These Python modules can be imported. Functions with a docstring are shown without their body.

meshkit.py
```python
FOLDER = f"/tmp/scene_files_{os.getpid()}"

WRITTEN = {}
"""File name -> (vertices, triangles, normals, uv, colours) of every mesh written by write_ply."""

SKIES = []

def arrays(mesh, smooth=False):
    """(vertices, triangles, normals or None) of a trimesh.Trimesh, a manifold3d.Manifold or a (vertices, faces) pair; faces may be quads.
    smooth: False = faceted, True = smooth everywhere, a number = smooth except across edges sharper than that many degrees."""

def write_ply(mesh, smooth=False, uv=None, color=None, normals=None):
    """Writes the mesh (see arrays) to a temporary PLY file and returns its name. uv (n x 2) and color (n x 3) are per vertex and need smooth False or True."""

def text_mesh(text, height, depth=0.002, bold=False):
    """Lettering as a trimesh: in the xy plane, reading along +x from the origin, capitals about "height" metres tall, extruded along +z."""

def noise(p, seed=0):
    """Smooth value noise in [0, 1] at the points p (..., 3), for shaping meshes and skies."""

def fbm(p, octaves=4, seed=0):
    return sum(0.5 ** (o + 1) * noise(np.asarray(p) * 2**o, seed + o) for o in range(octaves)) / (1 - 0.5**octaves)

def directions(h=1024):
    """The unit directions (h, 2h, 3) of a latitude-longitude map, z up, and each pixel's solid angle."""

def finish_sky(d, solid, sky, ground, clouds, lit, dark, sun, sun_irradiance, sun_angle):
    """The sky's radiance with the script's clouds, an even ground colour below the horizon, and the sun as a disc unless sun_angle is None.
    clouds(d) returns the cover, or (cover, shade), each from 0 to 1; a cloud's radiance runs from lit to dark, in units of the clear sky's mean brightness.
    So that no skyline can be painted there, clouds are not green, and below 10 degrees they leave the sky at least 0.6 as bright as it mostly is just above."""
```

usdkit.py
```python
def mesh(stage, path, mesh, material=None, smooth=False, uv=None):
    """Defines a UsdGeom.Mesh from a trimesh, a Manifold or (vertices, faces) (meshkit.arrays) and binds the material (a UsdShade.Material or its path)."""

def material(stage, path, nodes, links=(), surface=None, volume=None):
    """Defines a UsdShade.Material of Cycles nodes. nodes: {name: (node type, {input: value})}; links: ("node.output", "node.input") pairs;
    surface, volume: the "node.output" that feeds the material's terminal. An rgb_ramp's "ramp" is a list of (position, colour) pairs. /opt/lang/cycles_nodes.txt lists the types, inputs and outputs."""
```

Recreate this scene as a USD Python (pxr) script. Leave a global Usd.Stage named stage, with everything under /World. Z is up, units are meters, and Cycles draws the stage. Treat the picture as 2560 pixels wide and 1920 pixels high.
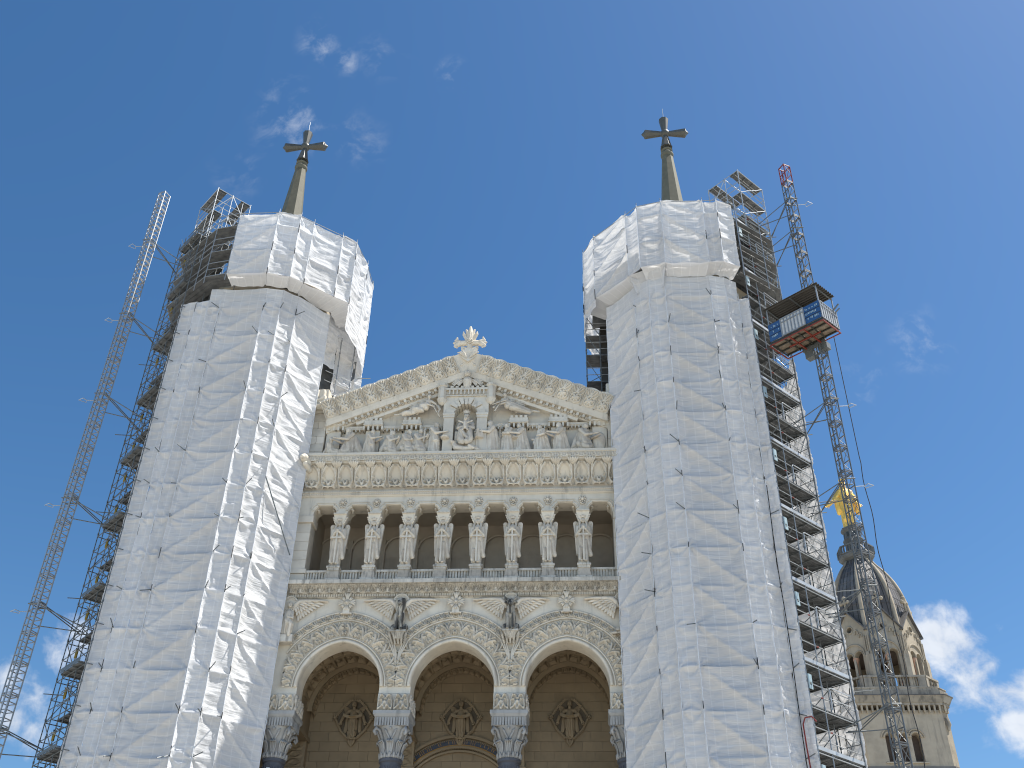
import math, random, numpy as np, trimesh, manifold3d, usdkit, meshkit
from manifold3d import Manifold
from pxr import Usd, UsdGeom, UsdLux, UsdShade, Gf, Sdf, Vt
stage = Usd.Stage.CreateInMemory()
UsdGeom.SetStageUpAxis(stage, 'Z'); UsdGeom.SetStageMetersPerUnit(stage, 1.0)
world = UsdGeom.Xform.Define(stage, '/World'); stage.SetDefaultPrim(world.GetPrim())
UsdGeom.Scope.Define(stage, '/World/Looks')
A = np.array; PI = math.pi; rad = math.radians
# ---------------------------------------------------------------- camera
CAM = A([6.2805, -48.9048, 1.6]); YAW, PITCH, ROLL = rad(-4.322), rad(36.124), rad(1.2699)
_f = A([math.sin(YAW)*math.cos(PITCH), math.cos(YAW)*math.cos(PITCH), math.sin(PITCH)])
_r = A([math.cos(YAW), -math.sin(YAW), 0.0]); _u = np.cross(_r, _f)
RGT = _r*math.cos(ROLL)+_u*math.sin(ROLL); UPV = _u*math.cos(ROLL)-_r*math.sin(ROLL)
cam = UsdGeom.Camera.Define(stage, '/World/camera')
m = np.eye(4); m[0, :3] = RGT; m[1, :3] = UPV; m[2, :3] = -_f; m[3, :3] = CAM
cam.AddTransformOp().Set(Gf.Matrix4d(m.tolist()))
cam.CreateHorizontalApertureAttr(36.0); cam.CreateVerticalApertureAttr(27.0); cam.CreateFocalLengthAttr(36*1.0108)
EXPOSURE = 0.74
cam.CreateExposureAttr(EXPOSURE)
# ---------------------------------------------------------------- sun and sky
SUN_EL, SUN_AZ = rad(61), rad(3.5)          # azimuth from +x (right along the front) towards +y (behind the front)
SDIR = A([math.cos(SUN_EL)*math.cos(SUN_AZ), math.cos(SUN_EL)*math.sin(SUN_AZ), math.sin(SUN_EL)])
sun = UsdLux.DistantLight.Define(stage, '/World/sun')
sun.CreateIntensityAttr(1.25); sun.CreateAngleAttr(0.53); sun.CreateNormalizeAttr(True); sun.CreateColorAttr(Gf.Vec3f(1, .955, .88))
sx = np.cross([0, 0, 1.0], SDIR); sx /= np.linalg.norm(sx); sy = np.cross(SDIR, sx)
m = np.eye(4); m[0, :3] = sx; m[1, :3] = sy; m[2, :3] = SDIR
sun.AddTransformOp().Set(Gf.Matrix4d(m.tolist()))
sky = UsdLux.DomeLight.Define(stage, '/World/sky')
sky.GetPrim().SetCustomDataByKey('kind', 'structure')
def pix(x, y):                              # direction of a point of the photograph (2560 wide), for placing the clouds
    d = RGT*(x-1280)/2588.0 - UPV*(y-960)/2588.0 + _f
    return d/np.linalg.norm(d)
def sky_material():
    N = {'tc': ('texture_coordinate', {}),
         'sky': ('sky_texture', {'sky_type': 'single_scattering', 'sun_disc': False, 'sun_elevation': SUN_EL,
                 'sun_rotation': math.atan2(SDIR[0], SDIR[1]), 'altitude': 300.0, 'air_density': 1.0, 'aerosol_density': 0.7, 'ozone_density': 1.6}),
         'bg': ('background_shader', {'strength': SKY_STRENGTH})}
    L = []
    def n(name, kind, ins, *links):
        N[name] = (kind, ins); L.extend((a, f'{name}.{b}') for a, b in links); return name
    n('warp', 'noise_texture', {'scale': 9.0, 'detail': 3.0, 'roughness': .6}, ('tc.generated', 'vector'))
    n('warpc', 'vector_math', {'math_type': 'multiply_add', 'vector2': (.05, .05, .05), 'vector3': (-.025, -.025, -.025)}, ('warp.color', 'vector1'))
    n('dir', 'vector_math', {'math_type': 'add'}, ('tc.generated', 'vector1'), ('warpc.vector', 'vector2'))
    # puffy clouds low down
    n('puff', 'noise_texture', {'scale': 11.0, 'detail': 9.0, 'roughness': .56}, ('dir.vector', 'vector'))
    n('fine', 'noise_texture', {'scale': 30.0, 'detail': 8.0, 'roughness': .62}, ('dir.vector', 'vector'))
    n('wst', 'mapping', {'mapping_type': 'point', 'scale': (20, 34, 20), 'rotation': (.3, .6, .5)}, ('dir.vector', 'vector'))
    n('wisp', 'noise_texture', {'scale': 1.6, 'detail': 9.0, 'roughness': .62}, ('wst.vector', 'vector'))
    CM = {'c': 1.5, 'w': 1.25}
    def blobs(tag, items):
        acc = None
        for k, (x, y, r, w) in enumerate(items):
            d = pix(x, y); nm = f'{tag}{k}'
            n(nm+'d', 'vector_math', {'math_type': 'distance', 'vector2': tuple(d)}, ('dir.vector', 'vector1'))
            n(nm+'m', 'map_range', {'range_type': 'smootherstep', 'from_min': r*CM[tag], 'from_max': r*.15, 'to_min': 0.0, 'to_max': w, 'clamp': True}, (nm+'d.value', 'value'))
            if acc is None: acc = nm+'m.result'
            else:
                n(nm+'x', 'math', {'math_type': 'maximum'}, (acc, 'value1'), (nm+'m.result', 'value2')); acc = nm+'x.value'
        return acc
    s = 1/2588.0; 
    c1 = blobs('c', [(2410, 1640, 150*s, 1.0), (2440, 1760, 150*s, .9), (2330, 1590, 120*s, 1.), (2560, 1780, 170*s, 1.0), (2690, 1770, 230*s, 1.), (2430, 1880, 130*s, .8), (2560, 1870, 140*s, .75),
                     (160, 1610, 105*s, .95), (230, 1640, 100*s, .8), (40, 1800, 150*s, 1.), (150, 1850, 110*s, .8), (-80, 1790, 220*s, 1.0), (-250, 1900, 300*s, 1.), (2950, 1950, 300*s, 1.), (1300, 2150, 330*s, .9), (600, 2200, 300*s, .9)])
    c2 = blobs('w', [(800, 98, 62*s, .95), (862, 142, 48*s, .9), (955, 145, 60*s, .6), (1118, 180, 48*s, .8), (735, 310, 110*s, .85), (680, 265, 70*s, .6), (910, 345, 80*s, .7), (600, 425, 70*s, .5), (700, 215, 60*s, .4),
                     (2310, 870, 90*s, .9), (2360, 885, 50*s, .7), (2150, 950, 75*s, .65)])
    n('p1', 'math', {'math_type': 'multiply_add', 'value2': 1.35, 'value3': -.42}, ('puff.fac', 'value1'))
    n('p2', 'math', {'math_type': 'multiply_add', 'value2': .62}, ('fine.fac', 'value1'), ('p1.value', 'value3'))
    n('p3', 'math', {'math_type': 'multiply_add', 'value2': .66}, (c1, 'value1'), ('p2.value', 'value3'))
    n('p4', 'map_range', {'range_type': 'smoothstep', 'from_min': 1.08, 'from_max': 1.40, 'to_min': 0.0, 'to_max': .95, 'clamp': True}, ('p3.value', 'value'))
    n('q1', 'map_range', {'range_type': 'smoothstep', 'from_min': .46, 'from_max': .80, 'to_min': 0.0, 'to_max': 1.0, 'clamp': True}, ('wisp.fac', 'value'))
    n('q2', 'math', {'math_type': 'multiply'}, ('q1.result', 'value1'), (c2, 'value2'))
    n('q3', 'math', {'math_type': 'multiply', 'value2': .42}, ('q2.value', 'value1'))
    n('cov', 'math', {'math_type': 'maximum', 'use_clamp': True}, ('p4.result', 'value1'), ('q3.value', 'value2'))
    n('shade', 'map_range', {'from_min': .35, 'from_max': .65, 'to_min': .80, 'to_max': 1.06, 'clamp': True}, ('puff.fac', 'value'))
    n('ccol', 'vector_math', {'math_type': 'scale', 'vector1': CLOUD}, ('shade.result', 'scale'))
    n('hs', 'hsv', {'hue': SKY_HUE, 'saturation': SKY_SAT, 'value': 1.0}, ('sky.color', 'color'))
    n('mix', 'mix_color', {'blend_type': 'mix', 'use_clamp': False}, ('cov.value', 'fac'), ('hs.color', 'a'), ('ccol.vector', 'b'))
    L.append(('mix.result', 'bg.color'))
    return usdkit.material(stage, '/World/Looks/sky_air', N, L, surface='bg.background')
SKY_STRENGTH = 0.088; SKY_SAT = 1.27; SKY_HUE = 0.498; CLOUD = (5.6, 5.95, 6.5)
sky_mat = sky_material()
UsdShade.MaterialBindingAPI.Apply(sky.GetPrim()).Bind(sky_mat)
# ---------------------------------------------------------------- helpers
_used = {}
def numbered(parent, name):
    k = (parent, name); i = _used.get(k, 0); _used[k] = i+1
    return f'{parent}/{name}' if i == 0 else f'{parent}/{name}_{i:03d}'
def tag(p, label=None, cat=None, group=None, kind=None):
    p = p.GetPrim() if hasattr(p, 'GetPrim') else p
    for k, v in (('label', label), ('category', cat), ('group', group), ('kind', kind)):
        if v: p.SetCustomDataByKey(k, v)
    return p
def P(parent): return '/World' if parent is None else str(parent.GetPath())
def thing(name, label, cat, loc=(0, 0, 0), rotz=0.0, group=None):
    x = UsdGeom.Xform.Define(stage, numbered('/World', name)); x.AddTranslateOp().Set(Gf.Vec3d(*map(float, loc)))
    if rotz: x.AddRotateZOp().Set(math.degrees(rotz))
    return tag(x, label, cat, group)
def part_group(name, parent):
    return UsdGeom.Xform.Define(stage, numbered(P(parent), name)).GetPrim()
def obj(name, mesh, mat, parent=None, smooth=False, **kw):
    if isinstance(mesh, MB): mesh = mesh.get()
    if isinstance(mesh, tuple) and len(mesh) == 3: return tag(usdkit.mesh(stage, numbered(P(parent), name), mesh[:2], mat, smooth, uv=mesh[2]), **kw)
    return tag(usdkit.mesh(stage, numbered(P(parent), name), mesh, mat, smooth), **kw)
def copy_of(src, name, label, loc, rotz=0.0, group=None, cat=None):
    was = src.GetCustomData()
    x = UsdGeom.Xform.Define(stage, numbered('/World', name)); p = x.GetPrim()
    p.GetReferences().AddInternalReference(src.GetPath()); p.SetInstanceable(True)
    xf = UsdGeom.Xformable(p); xf.ClearXformOpOrder()
    p.GetAttribute('xformOp:translate').Set(Gf.Vec3d(*map(float, loc))) if p.HasAttribute('xformOp:translate') else None
    ops = [xf.GetOrderedXformOps()] if False else None
    t = UsdGeom.XformOp(p.GetAttribute('xformOp:translate')); order = [t]
    if rotz or p.HasAttribute('xformOp:rotateZ'):
        a = p.GetAttribute('xformOp:rotateZ') if p.HasAttribute('xformOp:rotateZ') else None
        r = UsdGeom.XformOp(a) if a else xf.AddRotateZOp()
        r.Set(math.degrees(rotz)); order.append(r)
    xf.SetXformOpOrder(order)
    tag(p, label, cat or was.get('category'), group or was.get('group'))
    return p
class MB:
    """collects pieces of one mesh"""
    def __init__(s): s.v = []; s.f = []; s.n = 0
    def add(s, v, f):
        v = np.asarray(v, float); f = np.asarray(f, int)
        if f.shape[1] == 4: f = np.vstack([f[:, [0, 1, 2]], f[:, [0, 2, 3]]])
        s.v.append(v); s.f.append(f+s.n); s.n += len(v); return s
    def mesh(s, m):
        if hasattr(m, 'to_mesh'): q = m.to_mesh(); return s.add(q.vert_properties[:, :3], q.tri_verts)
        if isinstance(m, tuple): return s.add(*m)
        return s.add(m.vertices, m.faces)
    def get(s): return np.vstack(s.v), np.vstack(s.f)
    def frame(s, c, X, Y, Z, size, taper=1.0):
        X, Y, Z = (np.asarray(a, float) for a in (X, Y, Z)); hx, hy, hz = (q/2 for q in size); pts = []
        for z in (-1, 1):
            k = taper if z > 0 else 1.0
            for x, y in ((-1, -1), (1, -1), (1, 1), (-1, 1)): pts.append(A(c)+X*hx*x*k+Y*hy*y*k+Z*hz*z)
        return s.add(pts, [[0, 3, 2, 1], [4, 5, 6, 7], [0, 1, 5, 4], [1, 2, 6, 5], [2, 3, 7, 6], [3, 0, 4, 7]])
    def box(s, x0, x1, y0, y1, z0, z1, ch=0.0):
        if ch <= 0: return s.frame(((x0+x1)/2, (y0+y1)/2, (z0+z1)/2), (1, 0, 0), (0, 1, 0), (0, 0, 1), (abs(x1-x0), abs(y1-y0), abs(z1-z0)))
        pts = []
        for ex in (0, 1, 2):
            for sx_ in (0, 1):
                for sy_ in (0, 1):
                    for sz_ in (0, 1):
                        p = A([(x0, x1)[sx_], (y0, y1)[sy_], (z0, z1)[sz_]], float); sg = A([1-2*sx_, 1-2*sy_, 1-2*sz_])*ch
                        for k in range(3):
                            if k != ex: p[k] += sg[k]
                        pts.append(p)
        h = trimesh.convex.convex_hull(A(pts)); return s.add(h.vertices, h.faces)
    def beam(s, p, q, w, h=None, up=(0, 0, 1)):
        p, q = A(p, float), A(q, float); d = q-p; L = np.linalg.norm(d); d = d/L; up = A(up, float)
        if abs(d@up) > .98: up = A([1.0, 0, 0]) if abs(d[0]) < .9 else A([0, 1.0, 0])
        X = np.cross(d, up); X /= np.linalg.norm(X); Y = np.cross(X, d)
        return s.frame((p+q)/2, X, Y, d, (w, h or w, L))
    def tube(s, p, q, r, n=6, r2=None):
        return s.sweep([p, q], [r, r if r2 is None else r2], n)
    def sweep(s, pts, radii, n=6, cap=True):
        p = np.asarray(pts, float); m_ = len(p); radii = np.broadcast_to(radii, (m_,))
        t = np.gradient(p, axis=0); t /= np.linalg.norm(t, axis=1, keepdims=True)+1e-12
        ref = A([0, 0, 1.0]) if abs(t[0][2]) < .9 else A([0, 1.0, 0]); out = []
        for i in range(m_):
            a = np.cross(t[i], ref); a /= np.linalg.norm(a)+1e-12; b = np.cross(t[i], a); ref = np.cross(a, t[i])
            ang = np.arange(n)*2*PI/n; out.append(p[i]+radii[i]*(np.cos(ang)[:, None]*a+np.sin(ang)[:, None]*b))
        v = np.vstack(out); F = []
        for i in range(m_-1):
            for j in range(n):
                k = (j+1) % n; F += [[i*n+j, (i+1)*n+j, (i+1)*n+k], [i*n+j, (i+1)*n+k, i*n+k]]
        if cap:
            for j in range(1, n-1): F += [[0, j, j+1], [(m_-1)*n, (m_-1)*n+j+1, (m_-1)*n+j]]
        return s.add(v, F)
    def prism(s, poly, mapf, d0, d1):
        """closed prism over a simple polygon (n,2); mapf(x, y, depth) -> 3D"""
        poly = np.asarray(poly, float); n = len(poly)
        import shapely
        t = trimesh.creation.triangulate_polygon(shapely.Polygon(poly), engine='earcut')
        tv, tf = np.asarray(t[0]), np.asarray(t[1])
        a = np.asarray(mapf(tv[:, 0], tv[:, 1], np.full(len(tv), d0))).T; b = np.asarray(mapf(tv[:, 0], tv[:, 1], np.full(len(tv), d1))).T
        s.add(np.vstack([a, b]), np.vstack([tf, tf[:, ::-1]+len(tv)]))
        a = np.asarray(mapf(poly[:, 0], poly[:, 1], np.full(n, d0))).T; b = np.asarray(mapf(poly[:, 0], poly[:, 1], np.full(n, d1))).T
        i = np.arange(n); j = (i+1) % n
        return s.add(np.vstack([a, b]), np.stack([i, j, j+n, i+n], 1))
    def lathe(s, prof, n=24, c=(0, 0, 0), ph=0.0):
        prof = np.asarray(prof, float); ang = np.arange(n)*2*PI/n+ph; m_ = len(prof)
        v = np.stack([prof[:, None, 0]*np.cos(ang), prof[:, None, 0]*np.sin(ang), np.broadcast_to(prof[:, None, 1], (m_, n))], -1).reshape(-1, 3)+A(c)
        F = []
        for i in range(m_-1):
            for j in range(n):
                k = (j+1) % n; F.append([i*n+j, i*n+k, (i+1)*n+k, (i+1)*n+j])
        return s.add(v, F)
    def extrude_path(s, prof, p0, p1, out=(0, -1, 0)):
        """profile (d, z) swept straight from p0 to p1: d along out, z up; closed with caps"""
        prof = np.asarray(prof, float); n = len(prof); out = A(out, float)
        a = A(p0, float)+prof[:, :1]*out+prof[:, 1:]*A([0, 0, 1.0]); b = A(p1, float)+prof[:, :1]*out+prof[:, 1:]*A([0, 0, 1.0])
        i = np.arange(n); j = (i+1) % n
        s.add(np.vstack([a, b]), np.stack([i, i+n, j+n, j], 1))
        import shapely
        tv, tf = trimesh.creation.triangulate_polygon(shapely.Polygon(prof).buffer(0), engine='earcut')
        for base in (p0, p1):
            s.add(A(base, float)+tv[:, :1]*out+tv[:, 1:]*A([0, 0, 1.0]), tf)
        return s
def arcpts(c, r, a0, a1, n):
    a = np.linspace(a0, a1, n); return np.stack([c[0]+r*np.cos(a), c[1]+r*np.sin(a)], 1)
# --- relief carving: a height field built from strokes
def strokes(U, V, items):
    H = np.zeros_like(U)
    for pts, w0, w1, hh in items:
        pts = np.asarray(pts, float); n = len(pts)-1
        for i in range(n):
            a, b = pts[i], pts[i+1]; d = b-a; L = d@d+1e-12
            t = np.clip(((U-a[0])*d[0]+(V-a[1])*d[1])/L, 0, 1)
            w = w0+(w1-w0)*(i+t)/n
            q = 1-((U-a[0]-t*d[0])**2+(V-a[1]-t*d[1])**2)/np.maximum(w, 1e-6)**2
            H = np.maximum(H, hh*np.sqrt(np.clip(q, 0, 1)))
    return H
def relief(hf, u0, u1, v0, v1, nu, nv, mapf, base=0.0):
    U, V = np.meshgrid(np.linspace(u0, u1, nu), np.linspace(v0, v1, nv)); H = hf(U, V)+base
    x, y, z = mapf(U.ravel(), V.ravel(), H.ravel()); n = np.arange(nu*nv).reshape(nv, nu)
    return np.stack([x, y, z], 1), np.stack([n[:-1, :-1], n[:-1, 1:], n[1:, 1:], n[1:, :-1]], -1).reshape(-1, 4)
def bez(*c, n=8):
    c = np.asarray(c, float); t = np.linspace(0, 1, n)[:, None]
    while len(c) and True:
        if len(c) == 3: return (1-t)**2*c[0]+2*t*(1-t)*c[1]+t*t*c[2]
        if len(c) == 4: return (1-t)**3*c[0]+3*t*(1-t)**2*c[1]+3*t*t*(1-t)*c[2]+t**3*c[3]
        return (1-t)*c[0]+t*c[1]
def mir(items): return items+[(np.asarray(p)*[-1, 1], a, b, h) for p, a, b, h in items]
# --- figures: tapered bones joined in one skin
_SPH = trimesh.creation.icosphere(1)
def skin(bones, edge=.05, smooth=8, folds=None):
    ms = []
    for b in bones:
        p, r, q, r2 = b[:4]; fl = b[4] if len(b) > 4 else (1, 1, 1)
        pts = np.vstack([A(p)+_SPH.vertices*r*A(fl), A(q)+_SPH.vertices*r2*A(fl)])
        ms.append(Manifold.hull_points(pts))
    mm = Manifold.batch_boolean(ms, manifold3d.OpType.Add).refine_to_length(edge)
    q = mm.to_mesh(); t = trimesh.Trimesh(q.vert_properties[:, :3], q.tri_verts, process=True)
    if smooth: trimesh.smoothing.filter_taubin(t, iterations=smooth)
    if folds is not None:
        v = np.array(t.vertices); t.vertices = v+np.array(t.vertex_normals)*folds(v)[:, None]
    return t
# ---------------------------------------------------------------- materials
def mat_stone(name, col, var=.10, streak=.25, bump=.02, rough=.85, stain=(.10, .095, .085), st_lo=.60, st_hi=.85, scale=1.0):
    N = {'g': ('geometry', {}), 'oi': ('object_info', {}), 'p': ('principled_bsdf', {'roughness': rough, 'specular_ior_level': .25}),
         'n1': ('noise_texture', {'scale': 1.1*scale, 'detail': 6.0, 'roughness': .6}), 'n2': ('noise_texture', {'scale': 14.0*scale, 'detail': 5.0, 'roughness': .65}),
         'mp': ('mapping', {'mapping_type': 'point', 'scale': (2.6*scale, 2.6*scale, .28*scale)}), 'n3': ('noise_texture', {'scale': 1.0, 'detail': 5.0, 'roughness': .6}),
         'r1': ('rgb_ramp', {'ramp': [(0.25, tuple(c*(1-var*1.6) for c in col)), (.5, col), (.78, tuple(min(1, c*(1+var)) for c in col))]}),
         'r3': ('map_range', {'range_type': 'smoothstep', 'from_min': st_lo, 'from_max': st_hi, 'to_min': 0.0, 'to_max': streak, 'clamp': True}),
         'mx': ('mix_color', {'blend_type': 'mix', 'b': stain}), 'ra': ('map_range', {'from_min': 0.0, 'from_max': 1.0, 'to_min': 1-var*.8, 'to_max': 1+var*.8}),
         'tint': ('vector_math', {'math_type': 'scale'}), 'bp': ('bump', {'strength': .6, 'distance': bump})}
    L = [('g.position', 'n1.vector'), ('g.position', 'n2.vector'), ('g.position', 'mp.vector'), ('mp.vector', 'n3.vector'), ('n1.fac', 'r1.fac'), ('n3.fac', 'r3.value'), ('r3.result', 'mx.fac'),
         ('r1.color', 'mx.a'), ('oi.random', 'ra.value'), ('mx.result', 'tint.vector1'), ('ra.result', 'tint.scale'), ('tint.vector', 'p.base_color'), ('n2.fac', 'bp.height'), ('bp.normal', 'p.normal')]
    return usdkit.material(stage, '/World/Looks/'+name, N, L, surface='p.BSDF')
def mat_plain(name, col, rough=.6, metal=0.0, var=.12, scale=6.0, bump=0.0, spec=.5):
    N = {'g': ('geometry', {}), 'n': ('noise_texture', {'scale': scale, 'detail': 4.0}), 'r': ('rgb_ramp', {'ramp': [(.3, tuple(c*(1-var) for c in col)), (.7, tuple(min(1, c*(1+var)) for c in col))]}),
         'p': ('principled_bsdf', {'roughness': rough, 'metallic': metal, 'specular_ior_level': spec})}
    L = [('g.position', 'n.vector'), ('n.fac', 'r.fac'), ('r.color', 'p.base_color')]
    if bump:
        N['b'] = ('bump', {'strength': .5, 'distance': bump}); L += [('n.fac', 'b.height'), ('b.normal', 'p.normal')]
    return usdkit.material(stage, '/World/Looks/'+name, N, L, surface='p.BSDF')
def mat_net(name, col, trans, clear):
    N = {'g': ('geometry', {}), 'uv': ('uvmap', {'attribute': 'st'}), 'sx': ('separate_xyz', {}), 'mu': ('math', {'math_type': 'multiply', 'value2': 1/.52}), 'mv': ('math', {'math_type': 'multiply', 'value2': 1/.5}),
         'fu': ('math', {'math_type': 'pingpong', 'value2': .5}), 'fv': ('math', {'math_type': 'pingpong', 'value2': .5}), 'mn': ('math', {'math_type': 'minimum'}), 'gr': ('map_range', {'from_min': .02, 'from_max': .07, 'to_min': 1.09, 'to_max': 1.0, 'clamp': True}), 'gs': ('vector_math', {'math_type': 'scale'}),
         'd': ('diffuse_bsdf', {'roughness': .3}), 't': ('translucent_bsdf', {}), 'tr': ('transparent_bsdf', {'color': (1, 1, 1)}), 'gl': ('glossy_bsdf', {'roughness': .6, 'color': (.9, .95, 1.0)}),
         'm1': ('mix_closure', {'fac': trans}), 'm2': ('mix_closure', {'fac': clear}), 'm3': ('mix_closure', {'fac': .025}),
         'mp': ('mapping', {'mapping_type': 'point', 'scale': (1.1, 1.1, 9.0)}), 'n': ('noise_texture', {'scale': 1.0, 'detail': 6.0, 'roughness': .58, 'distortion': .35}),
         'n2': ('noise_texture', {'scale': .35, 'detail': 4.0}), 'mp3': ('mapping', {'mapping_type': 'point', 'scale': (3.5, 3.5, 3.5), 'rotation': (.5, .7, .2)}), 'n3': ('noise_texture', {'type': 'ridged_multifractal', 'scale': .55, 'detail': 4.0, 'roughness': .5}),
         'ad': ('math', {'math_type': 'multiply_add', 'value2': .30}),
         'w': ('wave_texture', {'wave_type': 'bands', 'bands_direction': 'z', 'scale': 1.35, 'distortion': 1.2, 'detail': 1.0}),
         'oi': ('object_info', {}), 'ov': ('map_range', {'from_min': 0.0, 'from_max': 1.0, 'to_min': .93, 'to_max': 1.05}), 'gm': ('math', {'math_type': 'multiply'}), 'r': ('rgb_ramp', {'ramp': [(.3, tuple(c*.93 for c in col)), (.7, tuple(min(1, c*1.05) for c in col))]}), 'b': ('bump', {'strength': .8, 'distance': .06})}
    L = [('g.position', 'mp.vector'), ('mp.vector', 'n.vector'), ('g.position', 'n2.vector'), ('n2.fac', 'r.fac'), ('uv.UV', 'sx.vector'), ('sx.x', 'mu.value1'), ('sx.y', 'mv.value1'), ('mu.value', 'fu.value1'), ('mv.value', 'fv.value1'), ('fu.value', 'mn.value1'), ('fv.value', 'mn.value2'), ('mn.value', 'gr.value'), ('oi.random', 'ov.value'), ('gr.result', 'gm.value1'), ('ov.result', 'gm.value2'), ('gm.value', 'gs.scale'), ('r.color', 'gs.vector1'), ('gs.vector', 'd.color'), ('gs.vector', 't.color'), ('g.position', 'mp3.vector'), ('mp3.vector', 'n3.vector'),
         ('n3.fac', 'ad.value1'), ('n.fac', 'ad.value3'), ('ad.value', 'b.height'), ('b.normal', 'd.normal'), ('b.normal', 't.normal'), ('b.normal', 'gl.normal'),
         ('d.BSDF', 'm1.closure1'), ('t.BSDF', 'm1.closure2'), ('m1.closure', 'm3.closure1'), ('gl.BSDF', 'm3.closure2'), ('m3.closure', 'm2.closure1'), ('tr.BSDF', 'm2.closure2')]
    return usdkit.material(stage, '/World/Looks/'+name, N, L, surface='m2.closure')
STONE = (.615, .56, .465)
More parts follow.
